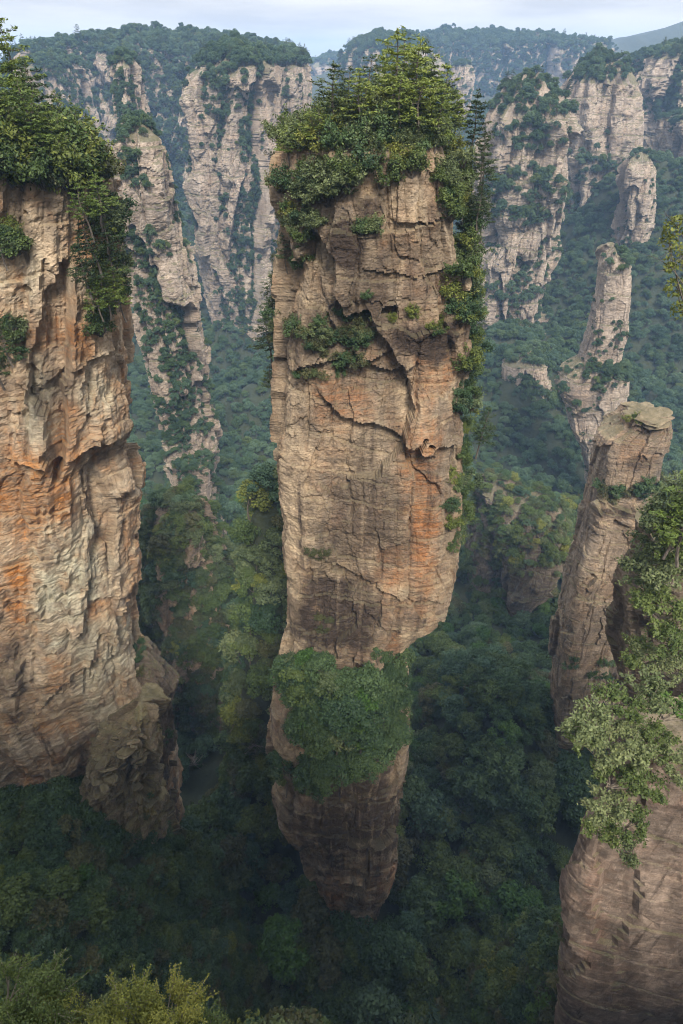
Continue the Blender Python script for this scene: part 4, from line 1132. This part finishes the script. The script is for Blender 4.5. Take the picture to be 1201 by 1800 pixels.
# ------------------------------------------------------------------ which plants are seen
CW, CH, CS = 201, 301, 6
zb = np.full(CW * CH, 1e9)
for V in [r['V'].reshape(-1, 3) for r in ROCKS.values()] + [np.stack([GX, GY, GZ], -1).reshape(-1, 3)]:
    V = V[V[:, 1] > 2]
    px, py, dd = proj(V)
    ok = (px >= 0) & (px < 1201) & (py >= 0) & (py < 1800)
    np.minimum.at(zb, (py[ok] // CS).astype(int) * CW + (px[ok] // CS).astype(int), dd[ok])
def seen_size(items, hgt, rad):
    A = np.array([i[:4] for i in items])
    C = A[:, :3].copy(); C[:, 2] += hgt * 0.7 * A[:, 3]
    px, py, dd = proj(C)
    ok = (px > 2) & (px < 1198) & (py > 2) & (py < 1798)
    cell = np.clip(py // CS, 0, CH - 1).astype(int) * CW + np.clip(px // CS, 0, CW - 1).astype(int)
    vis = dd < zb[cell] + rad * A[:, 3] * 1.2
    return np.where(ok & vis, rad * A[:, 3] / dd, 0) + np.array([10.0 if i[6] else 0 for i in items])

SIZE = {'broad': (9, 4.6), 'shrub': (2, 1.6), 'fine': (2, 1.6), 'bush': (2, 1.6), 'pine': (10, 2.5), 'bare': (7, 3)}
LIMIT = {'broad': 296, 'shrub': 296, 'fine': 100, 'bush': 100, 'pine': 230, 'bare': 40}
def side(px, py, y):
    if px < 330 and py > 1300 and y < 120: return 'on the dark slope below the orange cliff'
    if y < 125: return 'in the gorge left of the tall pillar\'s foot' if px < 600 else ('in the gorge right of the tall pillar\'s foot' if px < 860 else 'in the gorge beside the pinkish foreground crag')
    if px < 520: return 'on the bright green spur left of the tall pillar' if (px > 385 and py > 840 and y < 165) else 'between the orange cliff and the tall pillar'
    if px < 860: return 'on the valley floor just right of the tall pillar'
    return 'on the valley floor below the leaning pillar'
def label_of(kind, colour, s, where, q):
    px, py, y = q
    if kind == 'broad':
        if where in ('near', 'mid', 'far'): where = side(px, py, y)
        size = 'large' if s > 1.05 else ('small' if s < 0.7 else 'middling')
        return '%s %s broadleaf tree %s' % (size, colour, where)
    if kind == 'pine':
        if where == 'far': where = 'on the rim of a distant mesa'
        t = 'tall slender' if s > 0.95 else ('short' if s < 0.7 else 'middle-sized')
        return '%s %s pine %s' % (t, colour.replace(' pine', ''), where)
    if kind == 'bare': return 'leafless grey tree %s' % where
    size = 'big' if s > (1.3 if kind == 'shrub' else 1.1) else ('small' if s < 0.8 else 'medium')
    return '%s %s shrub %s' % (size, colour, where)

n_ind = 0
for kind, items in PL_.items():
    if not items:
        continue
    hgt, rad = SIZE[kind]
    sc_ = seen_size(items, hgt, rad)
    order = np.argsort(-sc_)
    ind = [i for i in order[:LIMIT[kind]] if sc_[i] > 0]
    rest = [i for i in range(len(items)) if i not in set(ind)]
    nm, tn, cn, cat = KNAME[kind]
    for i in ind:
        x, y, z, s, c, where, _ = items[i]
        v = int(rng.integers(NV[kind]))
        e = bpy.data.objects.new(nm, None)
        COL.objects.link(e)
        e.location = (x, y, z)
        wid = s * (1.0 if kind != 'pine' else 0.9 + 0.35 * rng.random())
        if kind == 'pine' and s < 0.9:
            wid *= 1.25
        e.scale = (wid, wid, s)
        tl = 0.05 if kind == 'pine' else 0.16
        e.rotation_euler = (rng.normal() * tl, rng.normal() * tl, rng.random() * 6.28)
        q = proj(np.array([[x, y, z + hgt * 0.5 * s]]))
        e['label'] = label_of(kind, c, s, where, (float(q[0][0]), float(q[1][0]), y))
        e['category'] = cat
        e['group'] = {'broad': 'broadleaf trees of the valley forest', 'shrub': 'shrubs on the rocks', 'fine': 'foreground shrubs', 'bush': 'foreground shrubs', 'pine': 'pines on the rocks', 'bare': 'leafless trees in the gorge'}[kind]
        link(tn, mesh_of(kind, v, 'trunk'), e)
        link(cn, mesh_of(kind, v, 'crown', c), e)
        n_ind += 1
    if not rest:
        continue
    combos = sorted({items[i][4] for i in rest})
    nvar = min(NV[kind], 4)
    P = np.array([items[i][:3] for i in rest], np.float32)
    kid = np.array([combos.index(items[i][4]) * nvar + rng.integers(nvar) for i in rest], np.int32)
    scl = np.array([items[i][3] for i in rest], np.float32)
    yaw = (rng.random(len(rest)) * 6.28).astype(np.float32)
    me = bpy.data.meshes.new(nm + '_points')
    me.vertices.add(len(P)); me.vertices.foreach_set('co', P.ravel())
    for nme, typ, arr in (('pick', 'INT', kid), ('size', 'FLOAT', scl), ('yaw', 'FLOAT', yaw)):
        at_ = me.attributes.new(nme, typ, 'POINT')
        at_.data.foreach_set('value', arr)
    ob = link({'broad': 'forest', 'shrub': 'shrubbery', 'pine': 'pine_woods'}.get(kind, 'undergrowth'), me, kind='stuff')
    ob['label'] = {'broad': 'dense dark forest filling the valley and clothing the distant cliffs', 'shrub': 'low scrub filling gaps on the rocks', 'pine': 'distant pines along the mesa rims'}.get(kind, 'undergrowth on the rocks')
    ob['category'] = {'broad': 'forest', 'shrub': 'scrub', 'pine': 'pine wood'}.get(kind, 'undergrowth')
    ng_ = bpy.data.node_groups.new(nm + '_scatter', 'GeometryNodeTree')
    ng_.interface.new_socket('Geometry', in_out='INPUT', socket_type='NodeSocketGeometry')
    ng_.interface.new_socket('Geometry', in_out='OUTPUT', socket_type='NodeSocketGeometry')
    gi_ = ng_.nodes.new('NodeGroupInput'); go_ = ng_.nodes.new('NodeGroupOutput')
    jn = ng_.nodes.new('GeometryNodeJoinGeometry')
    srcs = []
    for ci, c in enumerate(combos):
        for v in range(nvar):
            ms = [mesh_of(kind, v, 'crown', c)] + ([mesh_of(kind, v, 'trunk')] if kind in ('pine', 'broad') else [])
            jj = ng_.nodes.new('GeometryNodeJoinGeometry')
            for m_ in ms:
                so = bpy.data.objects.new(nm + '_source', m_)
                oi = ng_.nodes.new('GeometryNodeObjectInfo')
                oi.inputs['Object'].default_value = so
                ng_.links.new(oi.outputs['Geometry'], jj.inputs[0])
            gin = ng_.nodes.new('GeometryNodeGeometryToInstance')
            ng_.links.new(jj.outputs[0], gin.inputs[0])
            srcs.append(gin)
    for gin in reversed(srcs):
        ng_.links.new(gin.outputs[0], jn.inputs[0])
    iop = ng_.nodes.new('GeometryNodeInstanceOnPoints')
    iop.inputs['Pick Instance'].default_value = True
    ng_.links.new(gi_.outputs[0], iop.inputs['Points'])
    ng_.links.new(jn.outputs[0], iop.inputs['Instance'])
    def nat(name, typ):
        n_ = ng_.nodes.new('GeometryNodeInputNamedAttribute')
        n_.data_type = typ
        n_.inputs['Name'].default_value = name
        return n_.outputs['Attribute']
    ng_.links.new(nat('pick', 'INT'), iop.inputs['Instance Index'])
    ng_.links.new(nat('size', 'FLOAT'), iop.inputs['Scale'])
    cx_ = ng_.nodes.new('ShaderNodeCombineXYZ')
    ng_.links.new(nat('yaw', 'FLOAT'), cx_.inputs[2])
    er = ng_.nodes.new('FunctionNodeEulerToRotation')
    ng_.links.new(cx_.outputs[0], er.inputs[0])
    ng_.links.new(er.outputs[0], iop.inputs['Rotation'])
    ng_.links.new(iop.outputs[0], go_.inputs[0])
    md = ob.modifiers.new('scatter', 'NODES')
    md.node_group = ng_
    print(kind, 'individual', len(ind), 'rest', len(rest))

# say which one: things whose words agree are told apart by their order in the view
ORD = ['first', 'second', 'third', 'fourth', 'fifth', 'sixth', 'seventh', 'eighth', 'ninth', 'tenth', 'eleventh', 'twelfth']
by = {}
for o in COL.objects:
    if o.parent is None and 'label' in o and o.get('kind', 'thing') == 'thing':
        by.setdefault(o['label'], []).append(o)
for lab, obs in by.items():
    n = len(obs)
    if n < 2 or n > 12:
        continue
    P = np.array([list(o.location) for o in obs]); px, py, _ = proj(P)
    tall = (py.max() - py.min()) > (px.max() - px.min())
    order = np.argsort(py if tall else px)
    a, b = ('top', 'bottom') if tall else ('left', 'right')
    for k, i in enumerate(order):
        if n == 2: t = ', the %s one' % (('upper', 'lower') if tall else ('left', 'right'))[k]
        elif k == 0: t = ', ' + {'top': 'uppermost', 'left': 'leftmost'}[a]
        elif k == n - 1: t = ', ' + {'bottom': 'lowest', 'right': 'rightmost'}[b]
        elif k <= (n - 1) // 2: t = ', %s from %s' % (ORD[k], a)
        else: t = ', %s from %s' % (ORD[n - 1 - k], b)
        if len((lab + t).split()) <= 16:
            obs[i]['label'] = lab + t
lb = [o['label'] for o in COL.objects if o.parent is None and 'label' in o]
print('labels', len(lb), 'distinct', len(set(lb)))

# ------------------------------------------------------------------ a leafy tree leaning in at the right edge
er_ = np.random.default_rng(77)
et = bpy.data.objects.new('broadleaf_tree', None)
COL.objects.link(et)
base = np.array(at(1265, 985, 50)); et.location = base
cen = np.array([np.array(at(px, py, D)) - base for px, py, D, s in EDGE])
rad_ = np.array([e[3] for e in EDGE])
cr = [puff_cards(cen, rad_, 150, 0.30, 0.5, er_, up=0.4, jit=0.9)]
tk = [tube(curve((0, 0, -2), cen[1] * 0.9 + [1.2, 0, 0], (1.5, 0, 0), 10, er_), np.linspace(0.28, 0.07, 10), 6)]
for c in cen:
    tk.append(tube(curve(cen[1] * 0.75 + [1.4, 0, 0], c, er_.normal(size=3) * 0.3, 6, er_), np.linspace(0.09, 0.02, 6), 4))
    for _ in range(5):
        e_ = c + er_.normal(size=3) * 0.9
        tk.append(tube(curve(c, e_, er_.normal(size=3) * 0.15, 4, er_), np.linspace(0.03, 0.008, 4), 3))
V, Q = join(tk); link('trunk', mesh_np('broadleaf_tree_trunk', V, Q, mat=BARK), et)
V, Q = cr[0]; link('crown', mesh_np('broadleaf_tree_crown', V, Q, mat=LEAF['yellow green']), et)
et['label'] = 'yellowish leafy branch end of a tree cut by the right edge of the photo'
et['category'] = 'tree'

# ------------------------------------------------------------------ the air
hz = np.array([[x, y, z] for z in (-300, 110) for y in (-380, 6300) for x in (-4300, 4300)], float)
hq = np.array([[0, 2, 3, 1], [4, 5, 7, 6], [0, 1, 5, 4], [2, 6, 7, 3], [0, 4, 6, 2], [1, 3, 7, 5]])
hm, hnt, hout = new_mat("haze_air")
pv = N(hnt, 'ShaderNodeVolumePrincipled', in_Density=0.00016)
pv.inputs['Color'].default_value = (0.40, 0.63, 1.0, 1)
pv.inputs['Anisotropy'].default_value = 0.0
L(hnt, pv.outputs[0], hout.inputs['Volume'])
link("haze", mesh_np("haze", hz, hq, mat=hm), kind='stuff')
print('script', time.time() - T0, 'individuals', n_ind)
